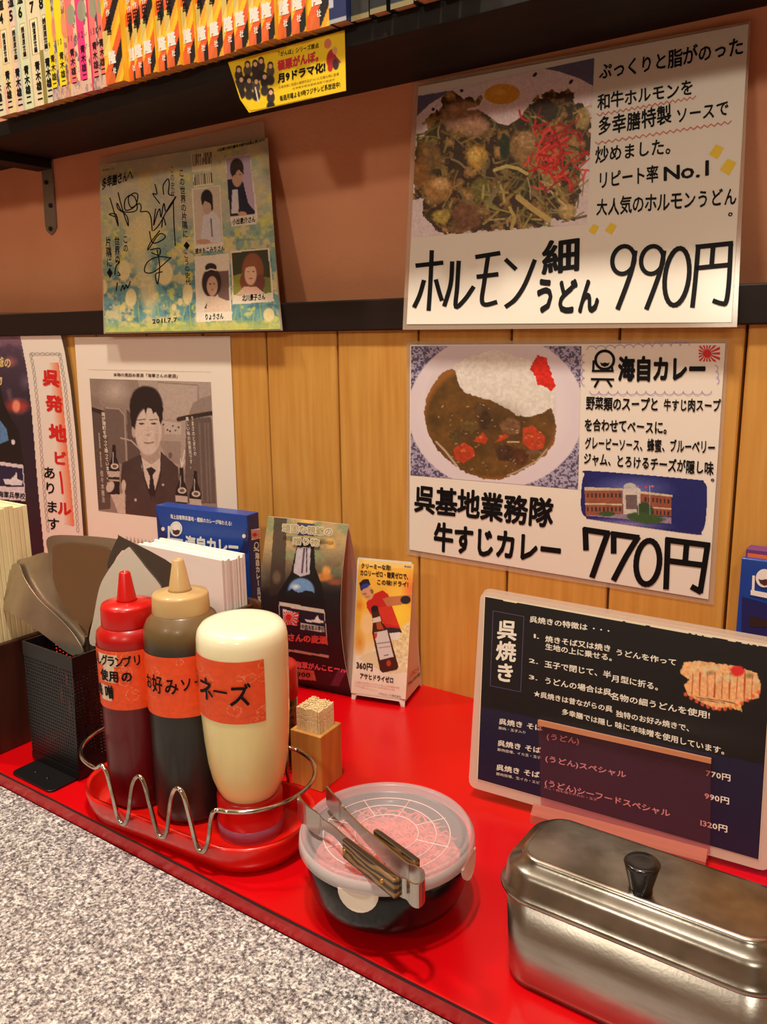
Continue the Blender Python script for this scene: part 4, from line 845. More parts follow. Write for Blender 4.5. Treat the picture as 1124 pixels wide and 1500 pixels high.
# --- black perforated steel caddy with okonomiyaki turners
blk = mat('black_enamel_steel', (16, 15, 17), .35); mesh_m = mat('black_mesh', (16, 15, 17), .35).copy(); mesh_m.name = 'black_perforated_steel'
nn, ll = gnode(mesh_m); tc = nn.new('ShaderNodeTexCoord')
def grid_hole(nn, ll, sc, r):
    mp = nn.new('ShaderNodeVectorMath'); mp.operation = 'MULTIPLY'; mp.inputs[1].default_value = (sc, sc, sc); ll.new(tc.outputs['Object'], mp.inputs[0])
    sp = nn.new('ShaderNodeSeparateXYZ'); ll.new(mp.outputs[0], sp.inputs[0]); ad = nn.new('ShaderNodeMath'); ad.operation = 'ADD'; ll.new(sp.outputs[0], ad.inputs[0]); ll.new(sp.outputs[1], ad.inputs[1])
    out = []
    for src in (ad.outputs[0], sp.outputs[2]):
        f = nn.new('ShaderNodeMath'); f.operation = 'FRACT'; ll.new(src, f.inputs[0]); g = nn.new('ShaderNodeMath'); g.operation = 'SUBTRACT'; g.inputs[1].default_value = .5; ll.new(f.outputs[0], g.inputs[0])
        h = nn.new('ShaderNodeMath'); h.operation = 'MULTIPLY'; ll.new(g.outputs[0], h.inputs[0]); ll.new(g.outputs[0], h.inputs[1]); out.append(h.outputs[0])
    s = nn.new('ShaderNodeMath'); s.operation = 'ADD'; ll.new(out[0], s.inputs[0]); ll.new(out[1], s.inputs[1])
    c = nn.new('ShaderNodeMath'); c.operation = 'GREATER_THAN'; c.inputs[1].default_value = r*r; ll.new(s.outputs[0], c.inputs[0]); return c.outputs[0]
ll.new(grid_hole(nn, ll, 320, .25), nn['Principled BSDF'].inputs['Alpha'])
cd = empty('utensil_caddy', (.038, -.295, 0), 'black perforated steel caddy holding metal turners, left of the red bottle', 'caddy')
X0, X1, Y0, Y1 = .005, .071, -.3255, -.262
TX0, TX1, TY0, TY1 = .0095, .0790, -.3262, -.2600
def cq(t): return [(X0+(TX0-X0)*t, Y0+(TY0-Y0)*t), (X1+(TX1-X1)*t, Y0+(TY0-Y0)*t), (X1+(TX1-X1)*t, Y1+(TY1-Y1)*t), (X0+(TX0-X0)*t, Y1+(TY1-Y1)*t)]
def cwall(nm, t0, t1, th, m_, one=True):
    a_, b_ = cq(t0), cq(t1); cx, cy = (X0+X1)/2, (Y0+Y1)/2; vs, fs = [], []
    for i in range(4):
        j = (i+1) % 4; P = [(*a_[i], .112*t0), (*a_[j], .112*t0), (*b_[j], .112*t1), (*b_[i], .112*t1)]; n = np.cross(np.array(P[1])-P[0], np.array(P[3])-np.array(P[0])); n = n/np.linalg.norm(n)
        if n[0]*(P[0][0]+P[1][0]-2*cx)+n[1]*(P[0][1]+P[1][1]-2*cy) < 0: n = -n
        if one: slab(nm, P, n, th, m_, cd)
        else:
            k = len(vs); vs += [np.array(q)+n*.0004 for q in P]+[np.array(q)-n*th for q in P]; fs += [tuple(k+x for x in f_) for f_ in ((0, 1, 2, 3), (7, 6, 5, 4), (0, 4, 5, 1), (1, 5, 6, 2), (2, 6, 7, 3), (3, 7, 4, 0))]
    if not one: mesh(nm, vs, fs, m_, cd)
cwall('mesh_panel', .07, .90, .0006, mesh_m); cwall('rim', .89, 1.0, .0009, blk, False); cwall('foot_band', .02, .08, .0009, blk, False)
box('bottom_panel', X0, X1, Y0, Y1, .0022, .0032, blk, cd)
slabP = rrect(.0395, -.312, .0285, .0385, .005)
prism('foot_plate', slabP, 0, .002, blk, cd, .0004)
for x in (.030, .047): lathe('rivet', [(.0014, .002), (.0012, .0027), (.0004, .003)], (x, -.339), blk, cd, 10)
# turners: thin steel blades, each with a bar handle going down into the caddy
tst = mat('brushed_turner_steel', (218, 208, 190), .28, .92, vary=(22, (1, 1, 1), (176, 164, 146), .35, .7)); tst2 = mat('dark_turner_steel', (104, 96, 88), .36, .85)
q7 = Z(0, 700, 1124/420)
def sm(pts, k=4): return [tuple(q[:2]) for q in spline([(x, y, 0) for x, y in pts], k, True)]
def turner(lab, outline, P0, nrm, m, hx0, hx1):
    t = empty('turner', P0, lab, 'turner', 'turners in the black caddy'); pl = Plane(P0, nrm)
    out = [pl.hit(*q7(*q)) for q in sm(outline)]; b = slab('blade', out, pl.n, .0011, m, t)
    A = pl.hit(*q7(*hx0)); B = np.array([hx1[0], hx1[1], .006]); d = np.cross(B-A, pl.n); d = d/np.linalg.norm(d)*.0065
    nq = np.cross(d, B-A); nq /= np.linalg.norm(nq); vs = []
    A = A-pl.n*.0024
    for p_, s_ in ((A+(B-A)*.04, 1.), (B, .8)):
        for sx, sn in ((-1, -1), (1, -1), (1, 1), (-1, 1)): vs.append(p_+d*sx*s_+nq*sn*.0011)
    mesh('handle', vs, [(0, 1, 2, 3), (7, 6, 5, 4), (0, 4, 5, 1), (1, 5, 6, 2), (2, 6, 7, 3), (3, 7, 4, 0)], m, t)
def _sm(pts, k=3): return [tuple(q[:2]) for q in spline([(x, y, 0) for x, y in pts], k, True)]
turner('flat steel turner standing highest at the back of the caddy', [(190, 232), (300, 226), (455, 240), (470, 262), (440, 300), (420, 460), (370, 560), (345, 600), (318, 590), (260, 480), (215, 400), (190, 300)], (.05, -.272, .16), (.5, -.85, .12), tst, (330, 560), (.05, -.272))
turner('wide brownish steel turner facing the viewer in the caddy', [(215, 264), (300, 258), (440, 284), (432, 380), (395, 480), (350, 590), (338, 660), (310, 640), (290, 560), (240, 480), (210, 400), (205, 310)], (.046, -.279, .16), (.55, -.82, .15), mat('steel_painted_brown_reflection', (176, 146, 114), .3, .9), (322, 600), (.044, -.28))  # brown reflection on this blade is painted into its base colour
turner('steel turner with a curved blade leaning left, second from the left', [(66, 335), (110, 312), (185, 294), (200, 360), (235, 450), (290, 550), (330, 620), (322, 660), (280, 612), (200, 540), (125, 440)], (.036, -.284, .15), (.25, -.9, .3), tst, (308, 600), (.038, -.288))
turner('steel turner with the widest curved blade leaning out at far left', [(-60, 380), (0, 372), (66, 334), (95, 395), (150, 475), (225, 545), (285, 610), (325, 680), (300, 692), (268, 688), (150, 600), (70, 545), (-60, 470)], (.03, -.2935, .14), (.25, -.9, .3), tst, (305, 665), (.03, -.295))
turner('dark steel turner edge tilted right behind the bright triangular one', [(462, 234), (480, 234), (690, 350), (700, 440), (640, 470), (500, 282), (430, 355), (425, 320)], (.066, -.270, .165), (.45, -.85, .2), tst2, (470, 330), (.060, -.272))
turner('bright triangular steel turner pointing up behind the red bottle', [(500, 274), (516, 282), (570, 350), (640, 448), (600, 520), (430, 640), (352, 650), (368, 540), (390, 430), (420, 370), (460, 315)], (.060, -.283, .15), (.5, -.8, .25), mat('steel_painted_bright_reflection', (240, 234, 220), .38, .82), (420, 560), (.058, -.287))  # paler base colour stands in for light reflected off the blade

# --- blue curry boxes
blue = mat('blue_card_box', (14, 66, 158), .4, coat=.3); navyb = mat('navy_card_box', (22, 34, 96), .4, coat=.3); WHT = mat('white_print', (238, 234, 228), .5)
F1 = frame((-.1045, -.0825), 6.6)
def bluebox(Fr, w_, d_, h_, lab):
    e = empty('curry_box', (*Fr(w_/2, d_/2), 0), lab, 'box')
    prism('box_body', [Fr(0, 0), Fr(w_, 0), Fr(w_, d_), Fr(0, d_)], 0, h_, blue, e, .0008)
    prism('side_face', [Fr(w_+.0001, .0008), Fr(w_+.0004, .0008), Fr(w_+.0004, d_-.0008), Fr(w_+.0001, d_-.0008)], .001, h_-.001, navyb, e)
    return e
b1 = bluebox(F1, .1305, .0205, .175, 'blue boxed navy style curry standing upright behind the white napkins')
o_ = np.array([*F1(0, 0), 0]); PX1 = Plane(o_, (math.sin(math.radians(6.6)), -math.cos(math.radians(6.6)), 0)); z = Z(200, 720, 1124/240)
cv = Ink(PX1, .0003); cv.poly([z(137, 130), z(160, 220), z(230, 330), z(330, 420), z(165, 420)]); cv.poly([z(770, 200), z(730, 360), z(700, 420), z(766, 425)]); cv.done('dark_wave', navyb, b1)
ik = Ink(PX1, .0005); ik.h('海上自衛隊呉基地・艦艇のカレーが味わえる!', z(232, 186), z(655, 238), (z(232, 186)[0]-.3, z(232, 186)[1]-7), 0, .02)
for q in ((182, 257), (737, 306)): ik.disc(*z(*q), 2.6, 3)
ik.ring(*z(272, 256), 8, 10, 2, 20)
for L in ([(222, 240), (222, 330)], [(215, 322), (315, 335)], [(225, 345), (330, 362)], [(240, 350), (236, 385)], [(300, 358), (305, 395)], [(215, 370), (320, 390)]): ik.stroke([z(*q) for q in L], 3)
ik.h('海自カレー', z(338, 408), z(705, 440), (z(338, 408)[0]-1, z(338, 408)[1]-23), 0, .05); ik.done('lettering', WHT, b1)
ik = Ink(PX1, .0004); ik.disc(*z(272, 256), 6.6, 9); ik.done('dish', WHT, b1)
ik = Ink(PX1, .0007); ik.poly([z(246, 258), z(262, 268), z(280, 262), z(298, 266), z(292, 290), z(272, 298), z(252, 288)]); ik.done('curry_print', mat('curry_brown', (78, 38, 26), .6), b1)
PS1 = Plane((*F1(.1305+.0004, 0), 0), (math.cos(math.radians(6.6)), math.sin(math.radians(6.6)), 0))
wf = Ink(PS1, .0002); wf.poly([z(786, 262), z(848, 252), z(850, 322), z(790, 334)]); wf.done('flag_ground', WHT, b1)
sunflag(PS1, z, 786, 262, 848, 326, 812, 296, 13, .0003, b1)
ik = Ink(PS1, .0003); ik.v('海自カレー', z(828, 418), z(836, 650), 6.4, bold=.05); ik.v('呉基地', z(838, 655), z(848, 830), 5.5, bold=.02); ik.ring(*z(824, 370), 3, 4.6, 1.2, 12); ik.stroke([z(805, 385), z(840, 410)], 1.4); ik.stroke([z(805, 405), z(842, 400)], 1.4); ik.done('lettering', WHT, b1)
# right edge boxes
F2 = frame((.5146, -.0262), 0)
b2 = bluebox(F2, .13, .006, .19, 'blue boxed curry with dish emblem at the right edge, behind the menu')
PX2 = wallp(-.0264); z = Z(1000, 650, 5)
ik = Ink(PX2, .0003); ik.poly([z(437, 1120), z(620, 1170), z(700, 1190), z(700, 1500), z(430, 1500)]); ik.done('dark_wave', navyb, b2)
ik = Ink(PX2, .0005); ik.disc(*z(600, 985), 12.5, 13.5); 
for L in ([(522, 970), (518, 1075)], [(505, 1080), (660, 1110)], [(505, 1098), (660, 1130)]): ik.stroke([z(*q) for q in L], 3.8)
ik.done('emblem', WHT, b2)
ik = Ink(PX2, .0007); ik.poly([z(556, 990), z(580, 998), z(610, 992), z(645, 998), z(640, 1030), z(600, 1040), z(570, 1022)]); ik.done('curry_print', MATS['curry_brown'], b2)
ik = Ink(PX2, .0005); ik.poly([z(490, 1260), z(700, 1300), z(700, 1350), z(488, 1340)]); ik.done('photo_patch', mat('dark_food_print', (44, 28, 26), .5), b2)
ob = empty('curry_box', (.56, -.012, 0), 'orange and purple box at the right edge, behind the blue one', 'box')
prism('box_body', [(.516, -.0195), (.64, -.0195), (.64, -.0045), (.516, -.0045)], 0, .196, mat('purple_card', (112, 52, 110), .5), ob, .0006)
prism('front_print', [(.5175, -.0199), (.6385, -.0199), (.6385, -.0196), (.5175, -.0196)], .002, .1925, mat('orange_card', (232, 110, 44), .5), ob)

# --- second napkin holder and white napkins
hw = mat('worn_brown_wood', (70, 42, 26), .35, vary=(12, (1, 1, 5), (104, 66, 40), .4, .7))
wh = empty('napkin_holder', (-.02, -.105, 0), 'worn dark wooden napkin holder with rounded corners behind the sauce bottles', 'napkin holder')
def rpanel(nm, x0, x1, y, zt, t, r):
    P = [(x0, 0), (x1, 0)]+[(x1-r+r*math.cos(a), zt-r+r*math.sin(a)) for a in np.linspace(0, math.pi/2, 7)]+[(x0+r-r*math.sin(a), zt-r+r*math.cos(a)) for a in np.linspace(0, math.pi/2, 7)]
    slab(nm, [(x, y, z_) for x, z_ in P], (0, -1, 0), t, hw, wh)
rpanel('front_panel', -.088, .0345, -.1305, .089, .005, .012); rpanel('back_panel', -.088, .060, -.0905, .091, .005, .010)
box('side_rail', .046, .051, -.1305, -.0905, .074, .0865, hw, wh, .001); box('side_rail', -.092, -.088, -.1305, -.0855, .074, .0865, hw, wh, .001); box('bottom_panel', -.088, .0455, -.1255, -.0905, 0, .005, hw, wh)
for k in range(9):
    y0 = -.1248+k*.0037; h = .140+random.uniform(-.002, .0015)-(.0016*(k-4) if k < 4 else 0)*0
    P = [(-.0865, y0), (.0448-random.uniform(0, .0015), y0), (.0448-random.uniform(0, .0015), y0+.0034), (-.0865, y0+.0034)]
    tag(prism('paper_napkin', P, .0052, h, white_n, None, .0005), 'white folded paper napkin standing in the holder before the blue box', 'napkin', 'white napkins before the blue box')

# --- beer card (pillow shaped stand-up card)
ang = 8.; BR_ = np.array([.1605, -.0655]); dx_ = np.array([math.cos(math.radians(ang)), math.sin(math.radians(ang))]); nx_ = np.array([dx_[1], -dx_[0]])
WB, HB = .0945, .181
bc = empty('table_card', (*(BR_-dx_*WB/2), 0), 'dark pillow shaped standing card with a beer bottle picture, behind the mayonnaise', 'table card')
def bcs(side):
    def pos(u, v):
        z_ = HB*(1-v); bul = .019*np.sin(np.pi*np.clip(z_/HB, 0, 1))*side
        x = BR_[0]-dx_[0]*WB*(1-u)+nx_[0]*bul; y = BR_[1]-dx_[1]*WB*(1-u)+nx_[1]*bul; return np.stack([x, y, z_], -1)
    return pos
def grid(nm, pos, nx, ny, m, par, th=0.):
    u, v = np.meshgrid(np.linspace(0, 1, nx), np.linspace(0, 1, ny)); P = pos(u, v).reshape(-1, 3); idx = np.arange(nx*ny).reshape(ny, nx)
    f = np.stack([idx[:-1, :-1], idx[1:, :-1], idx[1:, 1:], idx[:-1, 1:]], -1).reshape(-1, 4); o = mesh(nm, P, f, m, par, True)
    if th: md = o.modifiers.new('s', 'SOLIDIFY'); md.thickness = th; md.offset = 0
    return o
card_m = mat('white_card', (232, 222, 208), .6)
grid('front_sheet', bcs(1), 4, 24, card_m, bc, .0004); grid('back_sheet', bcs(-1), 4, 24, mat('mauve_card_back', (186, 150, 134), .6), bc, .0004)
z8 = Z(380, 730, 1124/260)
def beercard(p, u, v):
    X, Y = p.X, p.Y; zz = z8; p.C[:] = (24, 20, 24); n = fbm(X, Y, 22, 3)
    p.put(np.clip((870-Y)/70, 0, 1)*.95, (186, 158, 110)); p.put(np.clip((870-Y)/60, 0, 1)*np.clip((n-.5)*6, 0, 1)*.8, (130, 142, 100)); 
    p.poly([zz(95, 120), zz(175, 130), zz(160, 600), zz(60, 620)], (52, 38, 34), .75)
    for (x, y, rx, ry, c) in ((455, 285, 9, 9, (250, 190, 90)), (300, 150, 16, 5, (240, 190, 90)), (425, 465, 8, 11, (240, 160, 80)), (400, 500, 20, 8, (210, 130, 60)), (500, 250, 12, 14, (180, 150, 100)), (480, 530, 14, 6, (150, 80, 50)), (110, 500, 8, 12, (110, 90, 70)), (550, 420, 8, 10, (170, 120, 80)), (220, 250, 10, 14, (150, 150, 110))): p.ell(*zz(x, y), rx, ry, c, 0, .5, .85)
    p.poly([zz(240, 150), zz(350, 165), zz(345, 240), zz(245, 235)], (60, 60, 90)); p.poly([zz(255, 250), zz(345, 255), zz(355, 440), zz(400, 560), zz(420, 700), zz(450, 1010), zz(120, 990), zz(120, 600), zz(200, 470), zz(230, 330)], (12, 12, 16))
    p.poly([zz(240, 310), zz(325, 310), zz(318, 480), zz(260, 495), zz(215, 470)], (190, 178, 186)); p.line([zz(285, 320), zz(270, 470)], 2.6, (90, 70, 90)); p.line([zz(300, 320), zz(300, 470)], 1.6, (40, 30, 40))
    m = p.ell(*zz(265, 585), 21, 20, (110, 150, 196), 0, .15); p.ell(*zz(230, 560), 9, 5, (220, 228, 236), 0, .8); p.poly([zz(165, 600), zz(210, 570), zz(250, 600), zz(300, 580), zz(360, 605), zz(350, 640), zz(180, 640)], (18, 20, 22), wob=3); p.ell(*zz(265, 650), 24, 8, (12, 12, 16))
    p.poly([zz(125, 655), zz(412, 705), zz(440, 1010), zz(125, 960)], (206, 194, 176)); p.poly([zz(128, 680), zz(410, 730), zz(438, 995), zz(128, 945)], (26, 26, 44)); p.poly([zz(260, 790), zz(412, 815), zz(414, 848), zz(262, 828)], (226, 220, 210))
    p.poly([zz(150, 700), zz(250, 730), zz(235, 808), zz(150, 795)], (236, 220, 216)); p.poly([zz(285, 765), zz(345, 772), zz(370, 740), zz(380, 768), zz(410, 780), zz(400, 790), zz(300, 782)], (230, 226, 224))
    p.poly([zz(100, 1010), zz(560, 1090), zz(575, 1200), zz(80, 1150)], (70, 20, 40), .7); p.poly([zz(240, 1080), zz(345, 1090), zz(360, 1155), zz(250, 1145)], (236, 176, 160)); p.poly([zz(500, 1085), zz(555, 1090), zz(500, 1190), zz(450, 1185)], (120, 60, 100), .9)
    p.mul(.92+.14*fbm(X, Y, 2.5, 6, 2))
def off(pos, d):
    def f(u, v): P = pos(u, v); return P+np.array([nx_[0], nx_[1], 0])*d
    return f
picture('front_picture', off(bcs(1), .0005), 120, 230, beercard, bc)
PBC = Plane((*(BR_+nx_*.0085), 0), (nx_[0], nx_[1], 0)); PBD = Plane((*(BR_+nx_*.0205), 0), (nx_[0], nx_[1], 0))
def onp(z_): # plane touching the bulging sheet at height z_
    return Plane((*(BR_+nx_*(.019*math.sin(math.pi*z_/HB)+.0016)), z_), (nx_[0], nx_[1], 0))
for nm_, mm_, bo, k_ in (('lettering_outline', mat('pale_print', (246, 242, 216), .5), .12, 0), ('gold_lettering', mat('gold_print', (172, 162, 84), .5), 0, .0002)):
    ik = Ink(onp(.158), .0012+k_); ik.h('頑固な親爺の', z8(146, 212), z8(465, 240), z8(146, 160), 0, bo); ik.h('贈り物', z8(212, 292), z8(378, 305), z8(214, 244), 0, bo); ik.done(nm_, mm_, bc)
sunflag(onp(.095), z8, 152, 716, 250, 802, 186, 752, 19, .0006, bc)
ik = Ink(onp(.06), .0006); ik.h('海軍さんの麦酒', z8(80, 895), z8(430, 925), z8(80, 845), 0, .06); ik.done('red_lettering', mat('brick_red_print', (206, 60, 50), .5), bc)
ik = Ink(onp(.08), .0006); ik.h('帝國海軍兵學校', z8(265, 828), z8(412, 846), z8(265, 795), 0, .02); ik.done('lettering', INK, bc)
ik = Ink(onp(.02), .0028); ik.h('呉の海軍がんこビール', z8(150, 1065), z8(555, 1110), z8(150, 1020), 0, .05); ik.done('pink_lettering', mat('pink_print', (226, 80, 90), .5), bc)
ik = Ink(onp(.012), .0028); ik.h('900', z8(235, 1132), z8(325, 1140), z8(235, 1092), .04, .02); ik.done('price', INK, bc)

# --- golfer card
Fg = frame((.1632, -.0703), 14.); WG, DG, HG = .0575, .0540, .1428
gc = empty('table_card', (*Fg(WG/2, DG/2), 0), 'small white and orange tent card with golfer and beer bottle', 'table card')
def g3(x, y, z_): a = Fg(x, y); return (a[0], a[1], z_)
lean = .0215; A_, B_, C_, D_ = g3(0, 0, .004), g3(WG, 0, .004), g3(WG+.0014, lean, HG), g3(.0008, lean, HG)
nf = np.cross(np.array(B_)-A_, np.array(D_)-np.array(A_))
# front with a shallow arch cut into its foot
fr = [g3(0, 0, .0)]+[g3(WG*t, 0, .0052 if .08 < t < .92 else 0) for t in (.07, .1, .5, .9, .93)]+[g3(WG, 0, 0), C_, D_]
slab('front_panel', fr, nf, .0007, card_m, gc)
bk = [g3(0, DG, 0), g3(WG, DG, 0), g3(WG-.0005, lean+.003, HG), g3(.0005, lean+.003, HG)]; slab('back_panel', bk, (-math.sin(math.radians(14)), math.cos(math.radians(14)), .2), .0007, card_m, gc)
for x in (.0008, WG-.0008):
    sd = [g3(x, .001, 0), g3(x, .004, .004), g3(x, DG-.005, .004), g3(x, DG-.0012, 0), g3(x, lean+.0035, HG-.002), g3(x, lean+.0006, HG-.002)]
    slab('side_panel', sd, (math.cos(math.radians(14)), math.sin(math.radians(14)), 0), .0007, card_m, gc)
nf = nf/np.linalg.norm(nf); PG = Plane(A_, nf); z9 = Z(500, 810, 6.25)
def golf(p, u, v):
    X, Y = p.X, p.Y; zz = z9; p.C[:] = (240, 228, 206)
    p.put(np.clip((968-Y)/60, 0, 1)*.95, (248, 190, 60)); p.ell(*zz(520, 560), 24, 40, (252, 214, 60), 0, .9); p.ell(*zz(640, 330), 16, 30, (240, 110, 60), 0, 1., .9); p.ell(*zz(170, 480), 9, 10, (240, 150, 40), 0, .8); p.ell(*zz(170, 820), 10, 22, (226, 150, 50), 0, .9); p.ell(*zz(240, 640), 12, 20, (248, 214, 170), 0, .4, .7)
    p.poly([zz(160, 60), zz(670, 105), zz(660, 150), zz(160, 110)], (250, 226, 150), .6)
    p.poly([zz(90, 935), zz(260, 950), zz(300, 860), zz(640, 1000), zz(600, 1400), zz(60, 1320)], (240, 228, 208)); p.poly([zz(150, 960), zz(400, 860), zz(600, 640), zz(640, 620), zz(610, 1100), zz(420, 1100)], (226, 208, 160), .8, wob=6); m = p.inside([zz(430, 850), zz(620, 620), zz(610, 1060), zz(500, 1040)]); p.mul(np.where(m, .8+.4*fbm(X, Y, 3, 8), 1.))
    # golfer
    p.poly([zz(230, 450), zz(310, 370), zz(380, 340), zz(430, 380), zz(460, 470), zz(540, 690), zz(420, 700), zz(360, 600), zz(270, 560), zz(235, 500)], (204, 36, 28)); p.poly([zz(330, 500), zz(450, 480), zz(530, 670), zz(400, 650)], (226, 70, 40), .6)
    p.poly([zz(380, 420), zz(440, 400), zz(560, 390), zz(640, 385), zz(620, 450), zz(550, 475), zz(420, 490)], (196, 120, 74)); p.ell(*zz(590, 430), 8, 6.5, (40, 34, 34)); p.poly([zz(400, 680), zz(540, 690), zz(560, 730), zz(430, 740)], (50, 40, 40)); p.poly([zz(430, 735), zz(545, 725), zz(520, 800), zz(450, 790)], (232, 226, 214))
    p.ell(*zz(238, 360), 9, 12.5, (222, 162, 116), -25); p.ell(*zz(222, 378), 3, 5, (190, 126, 84), -25, .8, .7); p.ell(*zz(282, 352), 2.4, 4, (150, 96, 60), -20); p.poly([zz(165, 275), zz(200, 240), zz(250, 240), zz(270, 290), zz(200, 335), zz(180, 350)], (34, 28, 40)); p.ell(*zz(215, 305), 7.4, 3.6, (50, 60, 150), -22); p.line([zz(195, 378), zz(225, 372)], .8, (60, 34, 30)); p.line([zz(230, 404), zz(258, 400)], .9, (140, 60, 50))
    # bottle
    p.poly([zz(272, 500), zz(335, 480), zz(350, 560), zz(380, 640), zz(430, 700), zz(525, 1040), zz(510, 1070), zz(380, 1098), zz(355, 1075), zz(285, 740), zz(290, 640)], (70, 28, 18)); p.ell(*zz(305, 510), 5, 5, (24, 18, 20)); p.poly([zz(288, 600), zz(355, 580), zz(368, 625), zz(292, 640)], (226, 214, 200)); p.poly([zz(320, 640), zz(360, 630), zz(390, 700), zz(330, 700)], (180, 80, 36))
    p.poly([zz(300, 730), zz(420, 705), zz(480, 950), zz(355, 980)], (220, 212, 206)); p.poly([zz(300, 735), zz(330, 728), zz(325, 770), zz(308, 800)], (200, 60, 50)); p.line([zz(330, 830), zz(440, 815)], 1.4, (120, 120, 130)); p.line([zz(345, 870), zz(450, 855)], 1, (190, 80, 80)); p.line([zz(395, 940), zz(430, 932)], 1.2, (60, 60, 70)); p.ell(*zz(435, 1010), 3.5, 5, (190, 60, 30))
picture('front_picture', flatpos(PG, [z9(162, 58), z9(664, 105), z9(590, 1340), z9(90, 1280)], .0004), 110, 240, golf, gc)
ik = Ink(PG, .0008)
for s_, a, b_, h in (('クリーミーな泡!', (180, 140), (455, 160), 8), ('カロリーゼロ・糖質ゼロで、', (172, 205), (635, 248), 9), ('この味!ドライ!', (322, 290), (615, 315), 8.5), ('360円', (135, 1060), (290, 1085), 12), ('アサヒドライゼロ', (168, 1150), (480, 1195), 9), ('アサヒビール株式会社', (340, 1300), (548, 1330), 4)): HL(s_, a, b_, h, 0, .035 if h > 4 else 0, z9)
ik.done('lettering', mat('dark_brown_ink', (50, 30, 20), .5), gc)
ik = Ink(PG, .0008)
for s_, a, b_ in (('この商品は清涼飲料水ですが二十歳以上の方の飲用を想定', (122, 1185), (535, 1243)), ('アルコール分はゼロですのでお酒を飲まない時も', (122, 1205), (495, 1262)), ('どうぞお楽しみください。', (120, 1222), (345, 1272))): HL(s_, a, b_, 2.6, 0, 0, z9)
ik.done('small_print', mat('salmon_ink', (216, 130, 120), .5), gc)
ik = Ink(PG, .0008); HL('Asahi', (578, 130), (640, 136), 3.4, 0, .03, z9); ik.done('blue_lettering', mat('blue_ink', (50, 60, 150), .5), gc)
PSd = Plane(g3(WG, 0, 0), (math.cos(math.radians(14)), math.sin(math.radians(14)), 0))
ik = Ink(PSd, .0006); ik.h('ノンアルコール', z9(622, 1160), z9(712, 1075), z9(622, 1110), 0, .03); ik.done('red_lettering', RED_INK, gc)
ik = Ink(PSd, .0006); ik.h('アサヒドライゼロ', z9(612, 1228), z9(724, 1122), z9(612, 1190), 0, .04); ik.done('side_lettering', INK, gc)
# ------------------------------------------------------------------ sauce tray with three bottles
def zfront(c, r, py):
    d = CAM[:2]-np.array(c); d = d/np.linalg.norm(d); q = np.array(c)+d*r; lo, hi = -.1, .5
    for _ in range(40):
        m_ = (lo+hi)/2
        if proj((q[0], q[1], m_))[1] > py: lo = m_
        else: hi = m_
    return lo
TC = (.196, -.3075); TA = math.radians(4.5); FT = frame(TC, 4.5)
redp = mat('red_melamine', (224, 22, 12), .3, coat=.4)
tray = empty('sauce_tray', (*TC, 0), 'shiny red oval plastic tray with a bent chrome wire rack holding three bottles', 'tray')
def R3(hx_, hy_, r, z_, rot=TA, c=TC, n=10): return [(x, y, z_) for x, y in rrect(c[0], c[1], hx_, hy_, r, rot, n)]
loft('tray_body', [R3(.088, .037, .034, 0), R3(.0925, .0415, .039, .0015), R3(.0965, .0448, .042, .010), R3(.0985, .047, .044, .0205), R3(.0978, .0463, .0434, .0225), R3(.0955, .044, .041, .0225), R3(.0945, .043, .040, .0205), R3(.0915, .040, .037, .009), R3(.088, .037, .034, .0055)], redp, tray)
chrome = mat('chrome_wire', (206, 200, 188), .16, 1., vary=(60, (1, 1, 1), (150, 140, 124), .45, .62))
ring_ = [(x, y, .0515) for x, y in rrect(TC[0], TC[1], .0995, .0475, .046, TA, 9)]
nn_ = len(ring_)//4; path = ring_[3*nn_+2:]+ring_[:3*nn_]
pz = Plane((*FT(0, -.0500), 0), (math.sin(TA), -math.cos(TA), 0))
zig = [(148, 1121), (153, 1125), (158, 1137), (169, 1182), (172.5, 1197), (180.5, 1207), (187.5, 1197), (194, 1150), (203, 1137), (211, 1147), (220.5, 1182), (230, 1217), (238, 1226), (244.5, 1217), (251, 1169), (259, 1154.5), (268.5, 1164), (278, 1198), (288.5, 1239), (298, 1247), (305, 1233), (312, 1190)]
zg = [pz.hit(*q) for q in zig]
full = [np.array(q, float) for q in path]+[q for q in zg]
v, f = tube_vf(spline(full, 4, True), .00165, 8, True)
wr = mesh('wire_rack', v, f, chrome, tray, True)
for lx in (-.05, .05):
    a, b_ = FT(lx, .0475), FT(lx, .0435); v, f = tube_vf([(*a, .0515), (*a, .03), (*FT(lx, .0487), .024), (*FT(lx, .0487), .002)], .0016, 6); mesh('wire_post', v, f, chrome, tray, True)

